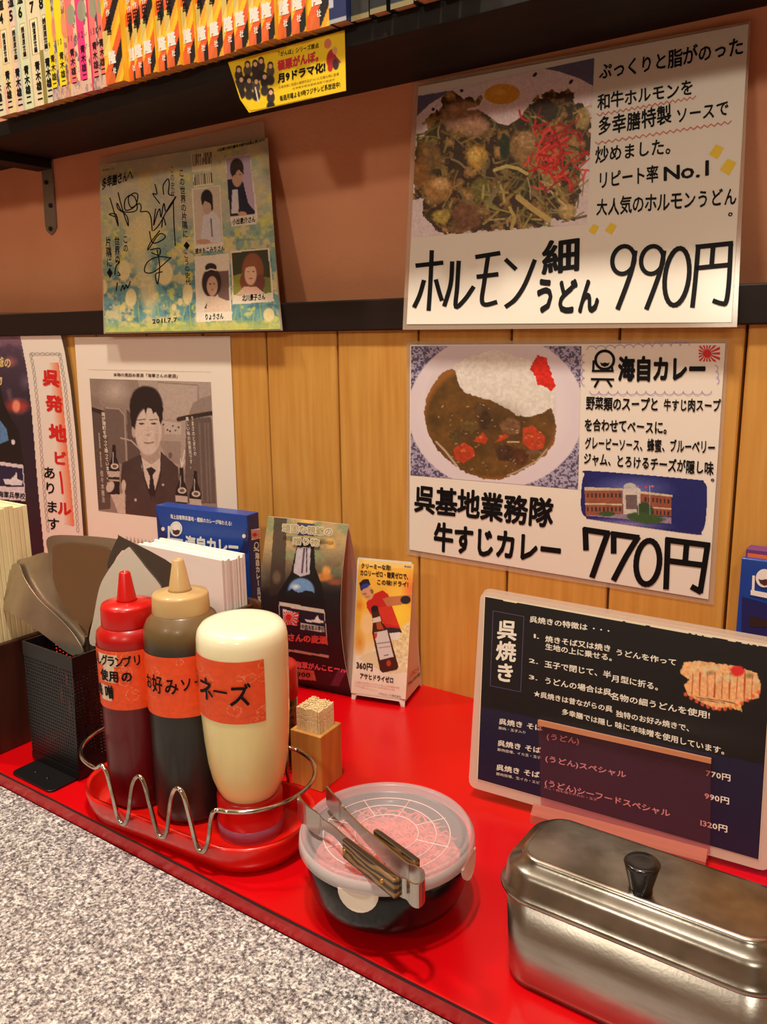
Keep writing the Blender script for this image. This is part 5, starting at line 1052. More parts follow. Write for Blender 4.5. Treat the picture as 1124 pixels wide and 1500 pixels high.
def zmat(name, stops, rough=.3, coat=.3, sss=0., trans=None):
    m = mat(name, (128, 128, 128), rough, coat=coat); nn, ll = gnode(m); b = nn['Principled BSDF']; t = nn.new('ShaderNodeTexCoord'); s = nn.new('ShaderNodeSeparateXYZ'); r = nn.new('ShaderNodeValToRGB')
    k = nn.new('ShaderNodeMath'); k.operation = 'MULTIPLY'; k.inputs[1].default_value = 4.; n = nn.new('ShaderNodeTexNoise'); n.inputs['Scale'].default_value = 60
    a = nn.new('ShaderNodeMath'); a.operation = 'MULTIPLY_ADD'; a.inputs[1].default_value = .02; ll.new(n.outputs[0], a.inputs[0]); ll.new(t.outputs['Object'], n.inputs['Vector'])
    ll.new(t.outputs['Object'], s.inputs[0]); ll.new(s.outputs[2], k.inputs[0]); ll.new(k.outputs[0], a.inputs[2]); ll.new(a.outputs[0], r.inputs[0]); ll.new(r.outputs[0], b.inputs['Base Color'])
    e = r.color_ramp.elements; e[0].position = stops[0][0]*4+.01; e[0].color = hx(*stops[0][1]); e[1].position = stops[-1][0]*4+.01; e[1].color = hx(*stops[-1][1])
    for p, c in stops[1:-1]: q = e.new(p*4+.01); q.color = hx(*c)
    if sss: b.inputs['Subsurface Weight'].default_value = sss; b.inputs['Subsurface Radius'].default_value = (.01, .007, .003); b.inputs['Subsurface Scale'].default_value = 1.
    return m
def cam_ang(c): return math.atan2(CAM[1]-c[1], CAM[0]-c[0])
def label_wrap(par, c, rfun, z0, z1, d0, d1, fn, seed):
    """printed paper label following the bottle: angles in degrees from the side facing the photo"""
    a0 = cam_ang(c)
    def pos(u, v): a = a0+np.radians(d0+(d1-d0)*u); z_ = z1+(z0-z1)*v; r = rfun(z_)+.00035; return np.stack([c[0]+r*np.cos(a), c[1]+r*np.sin(a), z_], -1)
    picture('label', pos, int(abs(d1-d0)/1.4)+2, 90, lambda p, u, v: fn(p, np.radians(d0+(d1-d0)*u)*.028*1000, (z1+(z0-z1)*v)*1000), par)
def curved_text(par, c, r, items, m, nm='lettering'):
    a0 = cam_ang(c); acc = ([], [])
    for ch, deg, zc_, w_, h_, bold, tilt_ in items:
        a = a0+math.radians(deg); P = np.array([c[0]+r*math.cos(a), c[1]+r*math.sin(a), zc_]); T = np.array([-math.sin(a), math.cos(a), 0]); U = np.array([0, 0, 1.])
        X = (T*math.cos(tilt_)+U*math.sin(tilt_))*w_; Y = (U*math.cos(tilt_)-T*math.sin(tilt_))*h_; place(acc, ch, P-X/2-Y/2, X, Y, .04, bold, rot90=False)
    tag(mesh(nm, acc[0], acc[1], m, par), kind='stuff')
OR = (244, 82, 22)
def doodles(seed, patches=()):
    rr = np.random.default_rng(seed); cs = [(rr.uniform(-45, 30), rr.uniform(0, 1), rr.uniform(2.2, 5.5)) for _ in range(16)]
    def f(p, s, z_):
        p.C[:] = OR; p.mul(.93+.12*fbm(s*3, z_*3, 8, seed)); z0, z1 = z_.min(), z_.max()
        for (x, t, r) in cs:
            y = z0+(z1-z0)*t; d = np.abs(np.hypot((s-x), (z_-y)*1.1+np.sin(s*.9)*.5)-r); p.put((d < .17)*.75, (246, 170, 130))
            d = np.abs(np.hypot(s-x-r*.3, z_-y-r*.3)-r*.3); p.put((d < .15)*.7, (246, 170, 130))
        for (x0, x1, y0, y1) in patches: p.put(((s > x0) & (s < x1) & (z_ > y0) & (z_ < y1))*1., (238, 214, 186))
        p.put((np.abs(z_-(z0+5)-np.sin(s*.35)*1.1) < .15)*.4, (180, 60, 26))
    return f
def bottle(name, lab, c, prof, m): t = empty(name, (*c, .0055), lab, 'bottle', 'squeeze bottles in the red tray'); lathe('bottle_body', prof, c, m, t, 56); return t
BZ = .006
# red miso bottle
c1 = (.1385, -.3143)
m1 = zmat('red_sauce_plastic', [(0, (88, 4, 14)), (.085, (98, 4, 12)), (.10, (140, 8, 12)), (.135, (160, 8, 8)), (.15, (196, 14, 10))], .34, .12)
B1 = bottle('squeeze_bottle', 'red squeeze bottle with red nozzle and handwritten orange label', c1, [(0, BZ), (.0212, BZ), (.0236, BZ+.002), (.0244, .012), (.0244, .085), (.0241, .11), (.0246, .135), (.0248, .1405), (.0240, .1455), (.0205, .1490), (.0195, .1500)], m1)
rc = mat('red_cap_plastic', (206, 12, 8), .35, coat=.2)
cp1 = lathe('cap', [(.0195, .1495), (.0199, .1500), (.0201, .1515), (.0196, .1640), (.0188, .1662), (.0105, .1672), (.0078, .1680)], c1, rc, B1, 48)
lathe('nozzle', [(.0080, .1675), (.0072, .1696), (.0042, .1892), (.0034, .1903), (.0022, .1903), (.0020, .186), (0, .186)], c1, rc, cp1, 32)
label_wrap(B1, c1, lambda z_: .0248, .0895, .1360, -150, 60, doodles(4, [(-33, -12, 124, 133), (-27, -15, 111, 124), (-33, -20, 96, 108)]), 4)
T = []
for ch, d in zip('んしグランプリ', (-80, -64, -49, -35, -21, -8, 9)): T.append((ch, d, .1285, .0072, .0092, .03, .03))
for ch, d in zip('使用の', (-52, -32, -10)): T.append((ch, d, .1165, .0086, .0092, .035, .03))
for ch, d in zip('辛味噌', (-95, -70, -44)): T.append((ch, d, .1035, .0086, .0105, .035, .03))
curved_text(B1, c1, .0256, T, INK)
# okonomi sauce bottle
c2 = (.1868, -.3035)
m2 = zmat('brown_sauce_plastic', [(0, (34, 36, 34)), (.136, (36, 38, 34)), (.141, (58, 50, 34)), (.150, (104, 84, 48)), (.165, (126, 100, 70))], .36, .1)
B2 = bottle('squeeze_bottle', 'dark sauce squeeze bottle with beige translucent nozzle cap and orange label', c2, [(0, BZ), (.0246, BZ), (.0272, BZ+.002), (.0280, .012), (.0278, .09), (.0282, .12), (.0286, .146), (.0280, .1530), (.0256, .1585), (.0215, .1625), (.0205, .1640)], m2)
bc_ = mat('beige_translucent_plastic', (206, 172, 118), .4, coat=.2); bc_.node_tree.nodes['Principled BSDF'].inputs['Subsurface Weight'].default_value = .4; bc_.node_tree.nodes['Principled BSDF'].inputs['Subsurface Scale'].default_value = .004
cp2 = lathe('cap', [(.0205, .1625), (.0209, .1630), (.0211, .1645), (.0206, .1760), (.0198, .1780), (.0120, .1787), (.0088, .1795)], c2, bc_, B2, 48)
lathe('nozzle', [(.0090, .1790), (.0080, .1812), (.0042, .2020), (.0032, .2032), (.0020, .2032), (.0018, .200), (0, .200)], c2, bc_, cp2, 32)
label_wrap(B2, c2, lambda z_: .0285, .0915, .1375, -150, 110, doodles(9), 9)
curved_text(B2, c2, .0292, [('お', -64, .1165, .009, .012, .02, 0), ('好', -44, .1165, .0105, .0150, .02, 0), ('み', -21, .1160, .0115, .0135, .02, 0), ('ソ', 0, .1170, .0095, .0120, .02, 0), ('ー', 19, .1180, .009, .010, .02, 0), ('ス', 42, .119, .009, .011, .02, 0)], INK)
# mayonnaise bottle, standing upside down on its cap
c3 = (.2432, -.2985)
m3 = zmat('mayonnaise_plastic', [(0, (244, 228, 158)), (.10, (246, 232, 166)), (.15, (250, 238, 190)), (.17, (255, 248, 220))], .3, .6, .25)  # paler top: glare from overhead light painted into the colour ramp
B3 = bottle('squeeze_bottle', 'cream yellow mayonnaise bottle standing upside down on its red cap, with orange label', c3, [(.0195, .034), (.0215, .0385), (.0238, .0430), (.0264, .0510), (.0286, .0630), (.0302, .0800), (.0313, .1000), (.0318, .1200), (.0320, .1480), (.0319, .1570), (.0309, .1625), (.0282, .1662), (.0240, .1678), (.0190, .1683), (.0100, .1680), (0, .1680)], m3)
lathe('cap', [(0, .0150), (.0236, .0150), (.0242, .0165), (.0240, .0350), (.0232, .0368), (.0200, .0374)], c3, rc, B3, 48)
lathe('clear_collar', [(.0232, BZ), (.0244, BZ), (.0246, .0155), (.0238, .0158)], c3, film('clear_purple_plastic', (190, 120, 150), .35, .15, (255, 200, 205)), B3, 48, cap=False)
label_wrap(B3, c3, lambda z_: np.interp(z_, (.10, .12, .148), (.0313, .0318, .0320)), .1050, .1505, -165, 25, doodles(14), 14)
curved_text(B3, c3, .0329, [('マ', -118, .1300, .013, .016, .02, 0), ('ヨ', -84, .1300, .013, .016, .02, 0), ('ネ', -52, .1285, .0160, .0180, .02, 0), ('ー', -30, .1285, .0125, .012, .02, 0), ('ズ', -6, .1275, .0165, .0185, .02, 0)], INK)
def leanto(o, deg):
    d = Vector((CAM[0]-o.location.x, CAM[1]-o.location.y, 0)).normalized(); o.rotation_mode = 'QUATERNION'
    from mathutils import Quaternion
    o.rotation_quaternion = Quaternion(Vector((-d.y, d.x, 0)), math.radians(deg))
B3.location.z += .0007; leanto(B3, 1.6); B2.location.z += .0007; leanto(B2, -1.2)
# --- shaker behind the mayonnaise
csk = (float(G(410, 1120)[0]), float(G(410, 1120)[1])); zt = zfront(csk, 0, 971); zm = zfront(csk, .0185, 1027)
sk = empty('spice_shaker', (*csk, 0), 'spice shaker with red lid half hidden behind the mayonnaise bottle', 'shaker')
lathe('jar', [(0, .0), (.0165, .0), (.0175, .002), (.0175, zm-.004), (.0160, zm-.001), (.015, zm+.001)], csk, mat('dark_spice_jar', (58, 26, 18), .12, coat=.8, vary=(300, (1, 1, 1), (96, 60, 36), .4, .6)), sk, 36)
lathe('lid', [(.0178, zm-.003), (.0184, zm-.002), (.0180, zt-.002), (.0170, zt), (.0100, zt), (.0095, zt-.001), (0, zt-.001)], csk, mat('red_shaker_lid', (186, 22, 16), .35), sk, 36)
lathe('base_ring', [(.0168, 0), (.0186, 0), (.0188, .0045), (.0178, .006)], csk, chrome, sk, 36, cap=False)
# --- toothpick box
A_ = np.array([.2207, -.2275]); FB = frame(A_, 4.3); S_ = .0302
bam = mat('bamboo_box', (206, 150, 70), .45, coat=.15, vary=(16, (8, 8, .8), (180, 118, 50), .35, .7))
bxo = empty('toothpick_box', (*FB(S_/2, S_/2), 0), 'small square bamboo box for toothpicks beside the round lidded bowl', 'box')
HB_ = .0485; O_ = [FB(0, 0), FB(S_, 0), FB(S_, S_), FB(0, S_)]; I_ = [FB(.0035, .0035), FB(S_-.0035, .0035), FB(S_-.0035, S_-.0035), FB(.0035, S_-.0035)]
vs = [(x, y, z_) for z_ in (0, HB_) for x, y in O_]+[(x, y, z_) for z_ in (HB_, .004) for x, y in I_]
fs = [(3, 2, 1, 0)]+[(i, (i+1) % 4, 4+(i+1) % 4, 4+i) for i in range(4)]+[(4+i, 4+(i+1) % 4, 8+(i+1) % 4, 8+i) for i in range(4)]+[(8+i, 8+(i+1) % 4, 12+(i+1) % 4, 12+i) for i in range(4)]+[(12, 13, 14, 15)]
bm = bmesh.new(); bv = [bm.verts.new(q) for q in vs]; [bm.faces.new([bv[i] for i in q]) for q in fs]; bmesh.ops.bevel(bm, geom=[e for e in bm.edges if all(vv.co.z > HB_-.001 or vv.co.z < .001 or True for vv in e.verts)], offset=.0006, segments=1, affect='EDGES'); bmobj('box_body', bm, bam, bxo)
vs, fs = [], []; rr = np.random.default_rng(2)
for i in range(15):
    for j in range(15):
        lx, ly = .0046+(S_-.0092)*i/14, .0046+(S_-.0092)*j/14; h = .0675+rr.uniform(-.0006, .0007)+.0004*math.sin(i*.8); dx, dy = rr.uniform(-.0003, .0003, 2); b0 = len(vs)
        for z_, r_ in ((.0045, .0008), (h-.0105, .0008), (h-.010, .00055), (h-.0095, .0008), (h-.0065, .0008), (h-.006, .00055), (h-.0055, .0008), (h, .0007)):
            for k in range(5):
                a = 2*math.pi*k/5; x, y = FB(lx+dx+r_*math.cos(a), ly+dy+r_*math.sin(a)); vs.append((x, y, z_))
        for L in range(7):
            for k in range(5): k2 = (k+1) % 5; fs.append((b0+L*5+k, b0+L*5+k2, b0+L*5+5+k2, b0+L*5+5+k))
        fs.append(tuple(b0+35+k for k in range(5)))
tp = mesh('toothpicks', vs, fs, mat('toothpick_wood', (246, 222, 172), .7, vary=(500, (1, 1, 1), (232, 204, 150), .4, .6))); tag(tp, 'bundle of pale wooden toothpicks standing in the bamboo box', 'toothpicks', kind='stuff')

# --- round bowl with milky lid, pickled ginger, tongs
cb = (.3690, -.3022)
bo = empty('lidded_bowl', (*cb, 0), 'round black bowl with milky plastic lid and tongs on top, on the red ledge', 'bowl')
lac = mat('black_lacquer', (10, 9, 11), .22, coat=.15, spec=.35)
lathe('bowl_body', [(0, .0015), (.028, .0015), (.030, 0), (.032, 0), (.033, .0040), (.0430, .0075), (.0485, .0130), (.0508, .0200), (.0518, .0300), (.0528, .0465), (.0516, .0465), (.0504, .030), (.047, .016), (.040, .0105), (0, .0085)], cb, lac, bo, 72)
def mound():
    vs, fs = [], []; nr, na = 16, 60
    for i in range(nr+1):
        r = .0475*i/nr
        for k in range(na):
            a = 2*math.pi*k/na; x, y = r*math.cos(a), r*math.sin(a); n = float(fbm(np.array([x*1000+50]), np.array([y*1000+50]), 5., 3)[0]); vs.append((cb[0]+x, cb[1]+y, .028+.010*(1-(r/.0475)**2)+.009*n*(1-.5*(r/.0475))))
    for i in range(nr):
        for k in range(na): k2 = (k+1) % na; fs.append((i*na+k, i*na+k2, (i+1)*na+k2, (i+1)*na+k))
    return vs, fs
v, f = mound(); gin = mat('red_pickled_ginger', (240, 74, 66), .4, coat=.2, vary=(240, (1, 1, 1), (250, 130, 116), .4, .6))
gg = mesh('pickled_ginger', v, f, gin, None, True); tag(gg, 'heap of shredded red pickled ginger inside the lidded bowl', 'pickled ginger', kind='stuff')
vs, fs = [], []
for k in range(240):
    a = rr.uniform(0, 6.28); r = .042*math.sqrt(rr.uniform(0, 1)); x, y = cb[0]+r*math.cos(a), cb[1]+r*math.sin(a); t = rr.uniform(0, 6.28); L = rr.uniform(.003, .007); z_ = .0385+.005*(1-(r/.0475)**2)+rr.uniform(0, .0018)
    v, f = tube_vf([(x-L*math.cos(t), y-L*math.sin(t), z_-.002), (x, y, z_), (x+L*math.cos(t+.5), y+L*math.sin(t+.5), z_-.0025)], .0007, 4, False, len(vs)); vs += v; fs += f
sh_ = mesh('ginger_shreds', vs, fs, gin, gg); sh_['kind'] = 'stuff'
milky = film('milky_plastic', (236, 222, 226), .34, .28, (252, 238, 240)); milky2 = film('milky_plastic_thick', (232, 222, 222), .62, .3, (250, 236, 236))
lid = lathe('lid', [(0, .0482), (.0475, .0482), (.0490, .0490), (.0508, .0520), (.0528, .0533), (.0546, .0528), (.0556, .0508), (.0560, .0450)], cb, milky, bo, 96, cap=False)
lathe('lid_skirt', [(.0550, .0518), (.0563, .0500), (.0568, .0440), (.0562, .0434)], cb, milky2, bo, 96, cap=False)
vs, fs = [], []
for r in (.0410, .0320, .0205):
    v, f = tube_vf([(cb[0]+r*math.cos(a), cb[1]+r*math.sin(a), .0484) for a in np.arange(64)*math.pi/32], .00035, 4, True, len(vs)); vs += v; fs += f
for k in range(8):
    a = math.radians(12+45*k); v, f = tube_vf([(cb[0]+.0205*math.cos(a), cb[1]+.0205*math.sin(a), .0484), (cb[0]+.0420*math.cos(a), cb[1]+.0420*math.sin(a), .0484)], .00035, 4, False, len(vs)); vs += v; fs += f
tag(mesh('moulded_lines', vs, fs, mat('pale_lid_lines', (236, 206, 204), .5), bo), kind='stuff')
for px, py in ((531, 1300), (683, 1262)):
    q = G(px, py, .042); a0 = math.atan2(q[1]-cb[1], q[0]-cb[0]); P = []
    for t in np.linspace(0, math.pi, 13): aa = a0+math.cos(t)*.0128/.0574; P.append((cb[0]+.0574*math.cos(aa), cb[1]+.0574*math.sin(aa), .0445-.0125*math.sin(t)))
    slab('lid_tab', P, (math.cos(a0), math.sin(a0), 0), .0012, mat('milky_tab_plastic', (222, 206, 190), .4), bo)
# tongs
tg = empty('tongs', (.375, -.325, .054), 'small steel tongs with dark wood handles lying on the bowl lid', 'tongs')
tgm = mat('tongs_steel', (196, 190, 182), .24, 1.)
def ribbon(nm, pts, hs, zc_, th, m, par, k=1):
    P = [np.array([*G(*q, .0605)[:2]]) for q in pts]; hs0 = hs; P = [q[:2] for q in spline([(*q, 0) for q in P], 4)]; hs = np.interp(np.arange(len(P))/4, np.arange(len(hs0)), hs0); zc_ = zc_ if np.isscalar(zc_) else np.interp(np.arange(len(P))/4, np.arange(len(zc_)), zc_); n = len(P); vs = []; fs = []
    for i, p_ in enumerate(P):
        t = P[min(i+1, n-1)]-P[max(i-1, 0)]; t = t/np.linalg.norm(t); nrm_ = np.array([-t[1], t[0]])*th/2; z0, z1 = (zc_ if np.isscalar(zc_) else zc_[i])-hs[i]/2, (zc_ if np.isscalar(zc_) else zc_[i])+hs[i]/2
        for s_, z_ in ((1, z0), (1, z1), (-1, z1), (-1, z0)): vs.append((*(p_+nrm_*s_), z_))
    for i in range(n-1):
        for a in range(4): b_ = (a+1) % 4; fs.append((i*4+a, i*4+b_, i*4+4+b_, i*4+4+a))
    fs += [(3, 2, 1, 0), tuple((n-1)*4+a for a in range(4))]
    return mesh(nm, vs, fs, m, par)
ribbon('arm', [(437, 1178), (446, 1192), (462, 1203), (468, 1206), (474, 1207), (490, 1219), (506, 1234), (540, 1262), (575, 1290), (590, 1300)], [.0165, .0165, .0155, .0140, .0070, .0065, .0075, .011, .012, .0125], [.0600, .0600, .0600, .060, .0602, .0612, .0608, .0605, .0605, .0605], .0012, tgm, tg)
ribbon('arm', [(479, 1166), (488, 1178), (497, 1186), (501, 1188), (507, 1194), (524, 1212), (540, 1228), (566, 1252), (590, 1273), (600, 1280)], [.0130, .0150, .0140, .0110, .0070, .0070, .0090, .0120, .0125, .0125], [.0615, .0608, .0605, .0604, .0604, .0608, .0605, .0605, .0605, .0605], .0012, tgm, tg)
ribbon('spring_bend', [(590, 1300), (597, 1303), (604, 1310), (613, 1312), (621, 1304), (620, 1292), (611, 1284), (600, 1280)], [.0125, .0125, .0140, .015, .015, .015, .0130, .0125], .0605, .0012, tgm, tg)
hwd = mat('burnt_wood_grain', (150, 112, 66), .45, coat=.2)
nn, ll = gnode(hwd); w_ = nn.new('ShaderNodeTexWave'); w_.bands_direction = 'Z'; w_.inputs['Scale'].default_value = 75; w_.inputs['Distortion'].default_value = 7; w_.inputs['Detail'].default_value = 3; w_.inputs['Detail Scale'].default_value = 1.5; tc = nn.new('ShaderNodeTexCoord'); mp = nn.new('ShaderNodeMapping'); mp.inputs['Rotation'].default_value = (0, 0, math.radians(16)); mp.inputs['Scale'].default_value = (.12, 1, 1); r = nn.new('ShaderNodeValToRGB')
r.color_ramp.elements[0].color = hx(52, 34, 18); r.color_ramp.elements[0].position = .3; r.color_ramp.elements[1].color = hx(156, 116, 66); r.color_ramp.elements[1].position = .8
ll.new(tc.outputs['Object'], mp.inputs[0]); ll.new(mp.outputs[0], w_.inputs['Vector']); ll.new(w_.outputs[0], r.inputs[0]); ll.new(r.outputs[0], nn['Principled BSDF'].inputs['Base Color'])
brass = mat('brass_rivet', (206, 160, 70), .25, 1.)
def scale(p0, p1, side, riv):
    a, b_ = G(*p0, .0605)[:2], G(*p1, .0605)[:2]; t = (b_-a)/np.linalg.norm(b_-a); n_ = np.array([t[1], -t[0]])*side
    P = [a+n_*.0008, b_+n_*.0008, b_+n_*.0052, a+n_*.0046]; o = prism('wood_handle', [tuple(q) for q in (P if side > 0 else P[::-1])], .0540, .0668, hwd, tg, .0009)
    for s_ in riv:
        q = a+(b_-a)*s_+n_*.0048; v, f = [], []
        for k in range(12):
            an = k*math.pi/6; d = t*math.cos(an)*.0016; v += [(q[0]+d[0], q[1]+d[1], .0600+.0016*math.sin(an)), (q[0]+d[0]*.8+n_[0]*.0008, q[1]+d[1]*.8+n_[1]*.0008, .0600+.0013*math.sin(an))]
        f = [tuple(range(1, 24, 2)), tuple(range(22, -1, -2))]+[(2*k, 2*k+1, (2*k+3) % 24, (2*k+2) % 24) for k in range(12)]; g = mesh('rivet', v, f, brass, o)
scale((510, 1238), (588, 1298), 1, (.06, .78)); scale((545, 1230), (606, 1277), -1, ())

# --- laminated menu in its clear stand
A0, B0 = G(690, 1153, .0095), G(1113, 1274, .0050); d_ = (B0-A0)/np.linalg.norm(B0-A0); nb = np.array([-d_[1], d_[0], 0]); nb /= np.linalg.norm(nb); LE = math.radians(9)
up_ = nb*math.sin(LE)+np.array([0, 0, 1])*math.cos(LE); up_ -= d_*(up_ @ d_); up_ /= np.linalg.norm(up_); PM = Plane(A0, np.cross(d_, up_))
me_ = empty('menu_board', A0+d_*.1, 'laminated black and navy menu of grilled noodle pancakes standing in a clear acrylic holder', 'menu')
q = PM.hit(1124, 948)-A0; WM = .2175; HM = float((PM.hit(704, 866)-A0) @ up_); U0 = float((PM.hit(704, 866)-A0) @ d_); SL = float(((PM.hit(1124, 940)-A0) @ up_-HM)/((q @ d_)-U0))
def mp3(u, v, o=0): return A0+d_*u+up_*v+PM.n*o
lamq = [(U0*.3, 0), (WM, 0), (WM-.004, HM+SL*WM), (U0, HM)]
def rounded(q, r, n=5):
    out = []; N = len(q)
    for i in range(N):
        p0, p1, p2 = (np.array(q[j % N], float) for j in (i-1, i, i+1)); a = (p0-p1)/np.linalg.norm(p0-p1); b = (p2-p1)/np.linalg.norm(p2-p1)
        for t in np.linspace(0, 1, n): out.append(p1+a*r*(1-t)**2+b*r*t*t)
    return out
lamf = film('milky_laminate_edge', (236, 214, 196), .5, .2)
slab('laminate_sheet', [mp3(*p_) for p_ in rounded(lamq, .007)], PM.n, .0009, lamf, me_)
slab('laminate_sheet', [mp3(u+.001, v+.0028, -.0022) for u, v in rounded(lamq, .007)], PM.n, .0008, lamf, me_)
PQ = [(711, 875), (1131, 951), (1111.5, 1259), (700, 1141)]
sheet('paper', PM, [(710, 873), (1132, 946), (1112.5, 1260), (699, 1142)], mat('cream_paper_edge', (232, 218, 190), .6), me_, .0002, .0003)
z5 = Z(680, 860, 917/220); z6 = Z(880, 900, 938/244); z4 = Z(680, 850, 1124/444)
def menup(p, u, v):
    X, Y = p.X, p.Y; p.C[:] = (12, 11, 13); d = z4(0, 0); yl = 1035+(X-705)*(1120-1035)/(1118-705); p.put((Y > yl)*1., (20, 22, 52)); p.put(((X > 790) & (X < 1042) & (Y > yl))*0., (60, 20, 50))
    p.A &= (Y > 874+(X-711)*.178+1.2*(fbm(X, Y, 5, 3)-.5)*2)
    f = [z6(*q) for q in [(470, 270), (560, 262), (760, 290), (880, 330), (905, 400), (890, 470), (800, 490), (790, 540), (720, 520), (650, 535), (560, 490), (500, 460), (470, 400), (500, 370), (450, 330)]]
    m = p.inside(f); p.poly(f, (234, 176, 118), wob=3); p.mul(np.where(m, .82+.36*fbm(X, Y, 3, 8), 1.)); zz = z6
    for k in range(9): p.line([zz(520+k*42, 330), zz(515+k*42, 450+k*5)], 2.2 if k % 2 else 1.2, (176, 56, 34), .85)
    p.put(np.where(m, np.clip((fbm(X, Y, 6, 4)-.5)*5, 0, 1)*np.clip((zz(0, 380)[1]+(X-zz(470, 0)[0])*.12-Y)/6, 0, 1), 0)*.8, (214, 210, 160)); 
    for k in range(14): a = k/13; p.ell(*zz(480+410*a, 450+90*math.sin(a*3.1)-15*a), 3.4, 3.6, (226, 96, 60), 0, .3, .9)
    p.line([zz(540, 468), zz(640, 480), zz(760, 500)], 1, (40, 26, 20)); p.line([zz(560, 480), zz(700, 500)], .8, (60, 40, 20)); p.ell(*zz(770, 320), 12, 9, (216, 40, 40), 0, .3, 1., .3); p.ell(*zz(840, 345), 8, 5, (90, 110, 60), 0, .8, .7); p.ell(*zz(620, 330), 8, 5, (110, 100, 80), 0, .8, .6); p.line([zz(710, 520), zz(790, 520), zz(795, 545)], 1.2, (220, 190, 60))
picture('front_picture', flatpos(PM, [(711, 873), (1131, 949), (1111.5, 1259), (700, 1141)], .0004), 330, 230, menup, me_)
pw = mat('cream_print', (236, 230, 214), .5)
ik = Ink(PM, .0006); Ink.sl = .2
for ch, x, y in (('呉', 262, 265), ('焼', 256, 395), ('き', 250, 525)): ik.h(ch, z5(x-64, y+52), z5(x+60, y+66), z5(x-58, y-72), 0, .03)
for s_, a, b_, h in (('呉焼きの特徴は', (400, 215), (755, 268), 10), ('・・・', (770, 268), (905, 290), 9), ('1.', (410, 310), (462, 320), 8), ('焼きそば又は焼き', (495, 335), (900, 398), 10), ('生地の上に乗せる。', (495, 382), (935, 460), 10), ('2.', (395, 462), (455, 474), 8), ('玉子で閉じて、半', (490, 490), (900, 560), 10.5), ('3.', (392, 562), (452, 574), 8), ('うどんの場合は呉', (488, 590), (902, 668), 10.5),
                   ('★呉焼きは昔ながらの呉', (425, 668), (908, 768), 9.5), ('多幸膳では隠し', (596, 778), (908, 858), 9.5), ('呉焼き そば', (212, 838), (482, 882), 9.5), ('呉焼き そば', (204, 970), (470, 1018), 9.5), ('呉焼き そば', (196, 1118), (462, 1168), 9.5), ('豚肉・玉子入り', (210, 868), (380, 898), 4.4), ('豚肉倍増、イカ玉・玉子', (203, 1000), (470, 1052), 4.6), ('豚肉倍増、生イカ・エビ', (196, 1148), (464, 1206), 4.6)):
    HL(s_, a, b_, h, 0, .022 if h > 5 else 0, z5)
for s_, a, b_, h in (('うどんを作って', (82, 230), (430, 292), 10), ('型に折る。', (112, 385), (355, 438), 11), ('月', (60, 380), (110, 388), 11), ('名物の細うどんを使用!', (55, 478), (618, 592), 11), ('独特のお好み焼きで、', (86, 576), (528, 668), 10), ('味に辛味噌を使用しています。', (80, 640), (728, 800), 10.5), ('770円', (592, 912), (735, 944), 11), ('990円', (585, 1040), (728, 1074), 11), ('1320円', (552, 1190), (718, 1232), 11)): HL(s_, a, b_, h, 0, .022, z6)
for s_, a, b_, h in (('(うどん)', (305, 590), (428, 610), 10), ('(うどん)スペシャル', (300, 672), (602, 735), 10), ('(うどん)シーフードスペシャル', (298, 762), (765, 880), 10.5), ('たこ・肉も増りいれた・玉子', (295, 772), (495, 820), 4)): HL(s_, a, b_, h, 0, .02 if h > 5 else 0, z4)
fr_ = [z5(178, 145), z5(366, 180), z5(346, 640), z5(160, 602)]; 
ik.done('lettering', pw, me_); ik = Ink(PM, .0006); ik.stroke(fr_, 1., 0, True); ik.done('frame_line', mat('violet_line', (86, 70, 110), .5), me_)
acry = film('clear_acrylic', (200, 150, 160), .045, .04, (250, 226, 232)); acre = mat('acrylic_edge', (196, 134, 96), .3, coat=.4)
sd = empty('menu_stand', A0+d_*.11-nb*.01, 'clear acrylic stand with slotted base holding the black menu', 'stand')
f0, f1 = [PM.hit(*q, .0045) for q in ((788, 1062), (1042, 1118))]; g0, g1 = [PM.hit(*q, .0045) for q in ((793, 1186), (1040, 1252))]
slab('front_plate', [g0, g1, f1, f0], PM.n, .0025, acry, sd)
t0 = [PM.hit(*q, .0047) for q in ((788, 1055), (1042, 1112), (1042, 1119), (788, 1062.5))]; slab('top_edge', t0, PM.n, .003, acre, sd)
e0, e1 = G(775, 1208)[:2], G(1034, 1272)[:2]; em = (e0+e1)/2; hl = np.linalg.norm(e1-e0)/2; dd = d_[:2]/np.linalg.norm(d_[:2]); e0, e1 = em-dd*hl, em+dd*hl; nn2 = np.array([-dd[1], dd[0]])
ks = float((A0[:2]-e0) @ nn2); bs = ks+.036
vs = []
for p_ in (e0, e1):
    for (k, z_) in ((0, 0), (0, .0065), (ks-.0040, .0125), (ks-.0036, .0040), (ks+.0050, .0040), (ks+.0054, .0085), (bs, .0065), (bs, 0)): vs.append((p_[0]+nn2[0]*k, p_[1]+nn2[1]*k, z_))
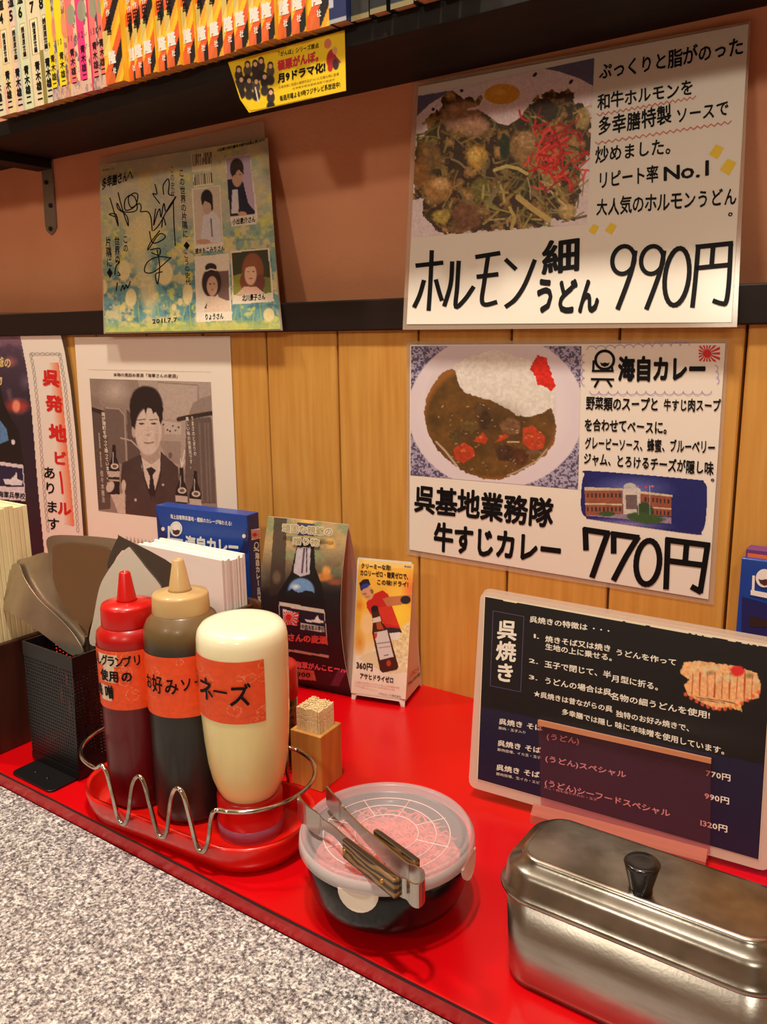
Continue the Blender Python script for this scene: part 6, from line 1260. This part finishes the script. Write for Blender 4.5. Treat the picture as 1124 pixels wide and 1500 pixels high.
bm = bmesh.new(); bv = [bm.verts.new(q) for q in vs]; N_ = 8; bm.faces.new(bv[:N_][::-1]); bm.faces.new(bv[N_:]); [bm.faces.new([bv[i], bv[(i+1) % N_], bv[(i+1) % N_+N_], bv[i+N_]]) for i in range(N_)]
bmobj('slotted_base', bm, film('thick_acrylic', (226, 150, 130), .42, .1, (250, 190, 180)), sd)

# --- stainless container with lid
stn = mat('worn_stainless', (196, 192, 184), .32, 1., vary=(26, (1, 1, 5), (166, 160, 150), .3, .7), bump=(500, .06)); stl = mat('worn_stainless_lid', (186, 182, 172), .26, 1., vary=(34, (1, 1, 1), (136, 130, 118), .35, .65), bump=(300, .05))
cs = (.5335, -.2935); HX, HY = .0735, .0305
so = empty('steel_container', (*cs, 0), 'rectangular stainless steel container with lid and black knob at lower right', 'container')
def RS(hx_, hy_, r, z_): return [(x, y, z_) for x, y in rrect(cs[0], cs[1], hx_, hy_, r, 0, 10)]
loft('container_body', [RS(HX-.006, HY-.006, .013, 0), RS(HX-.002, HY-.002, .016, .001), RS(HX-.0005, HY-.0008, .018, .006), RS(HX+.001, HY+.0022, .020, .0605), RS(HX, HY+.001, .019, .0605), RS(HX-.002, HY-.001, .018, .008), RS(HX-.004, HY-.003, .016, .003)], stn, so)
loft('lid', [RS(HX+.0018, HY+.0030, .021, .0585), RS(HX+.0040, HY+.0058, .024, .0590), RS(HX+.0046, HY+.0064, .0245, .0605), RS(HX+.0036, HY+.0054, .0235, .0620), RS(HX+.0020, HY+.0038, .022, .0640), RS(HX+.0008, HY+.0020, .0205, .0715), RS(HX-.0012, HY-.0004, .0185, .0745), RS(HX-.0062, HY-.0054, .0150, .0762), RS(HX-.0066, HY-.0058, .0146, .0782), RS(HX-.0078, HY-.0070, .0135, .0795), RS(HX-.0100, HY-.0090, .0118, .0798)], stl, so, True, False, True)
ck = (.5350, -.3095)
kb = mat('black_bakelite', (20, 18, 18), .25, coat=.3)
lathe('knob', [(.0062, .0796), (.0058, .0808), (.0060, .0822), (.0088, .0938), (.0092, .0952), (.0084, .0962), (.0050, .0959), (0, .0957)], ck, kb, so, 32)
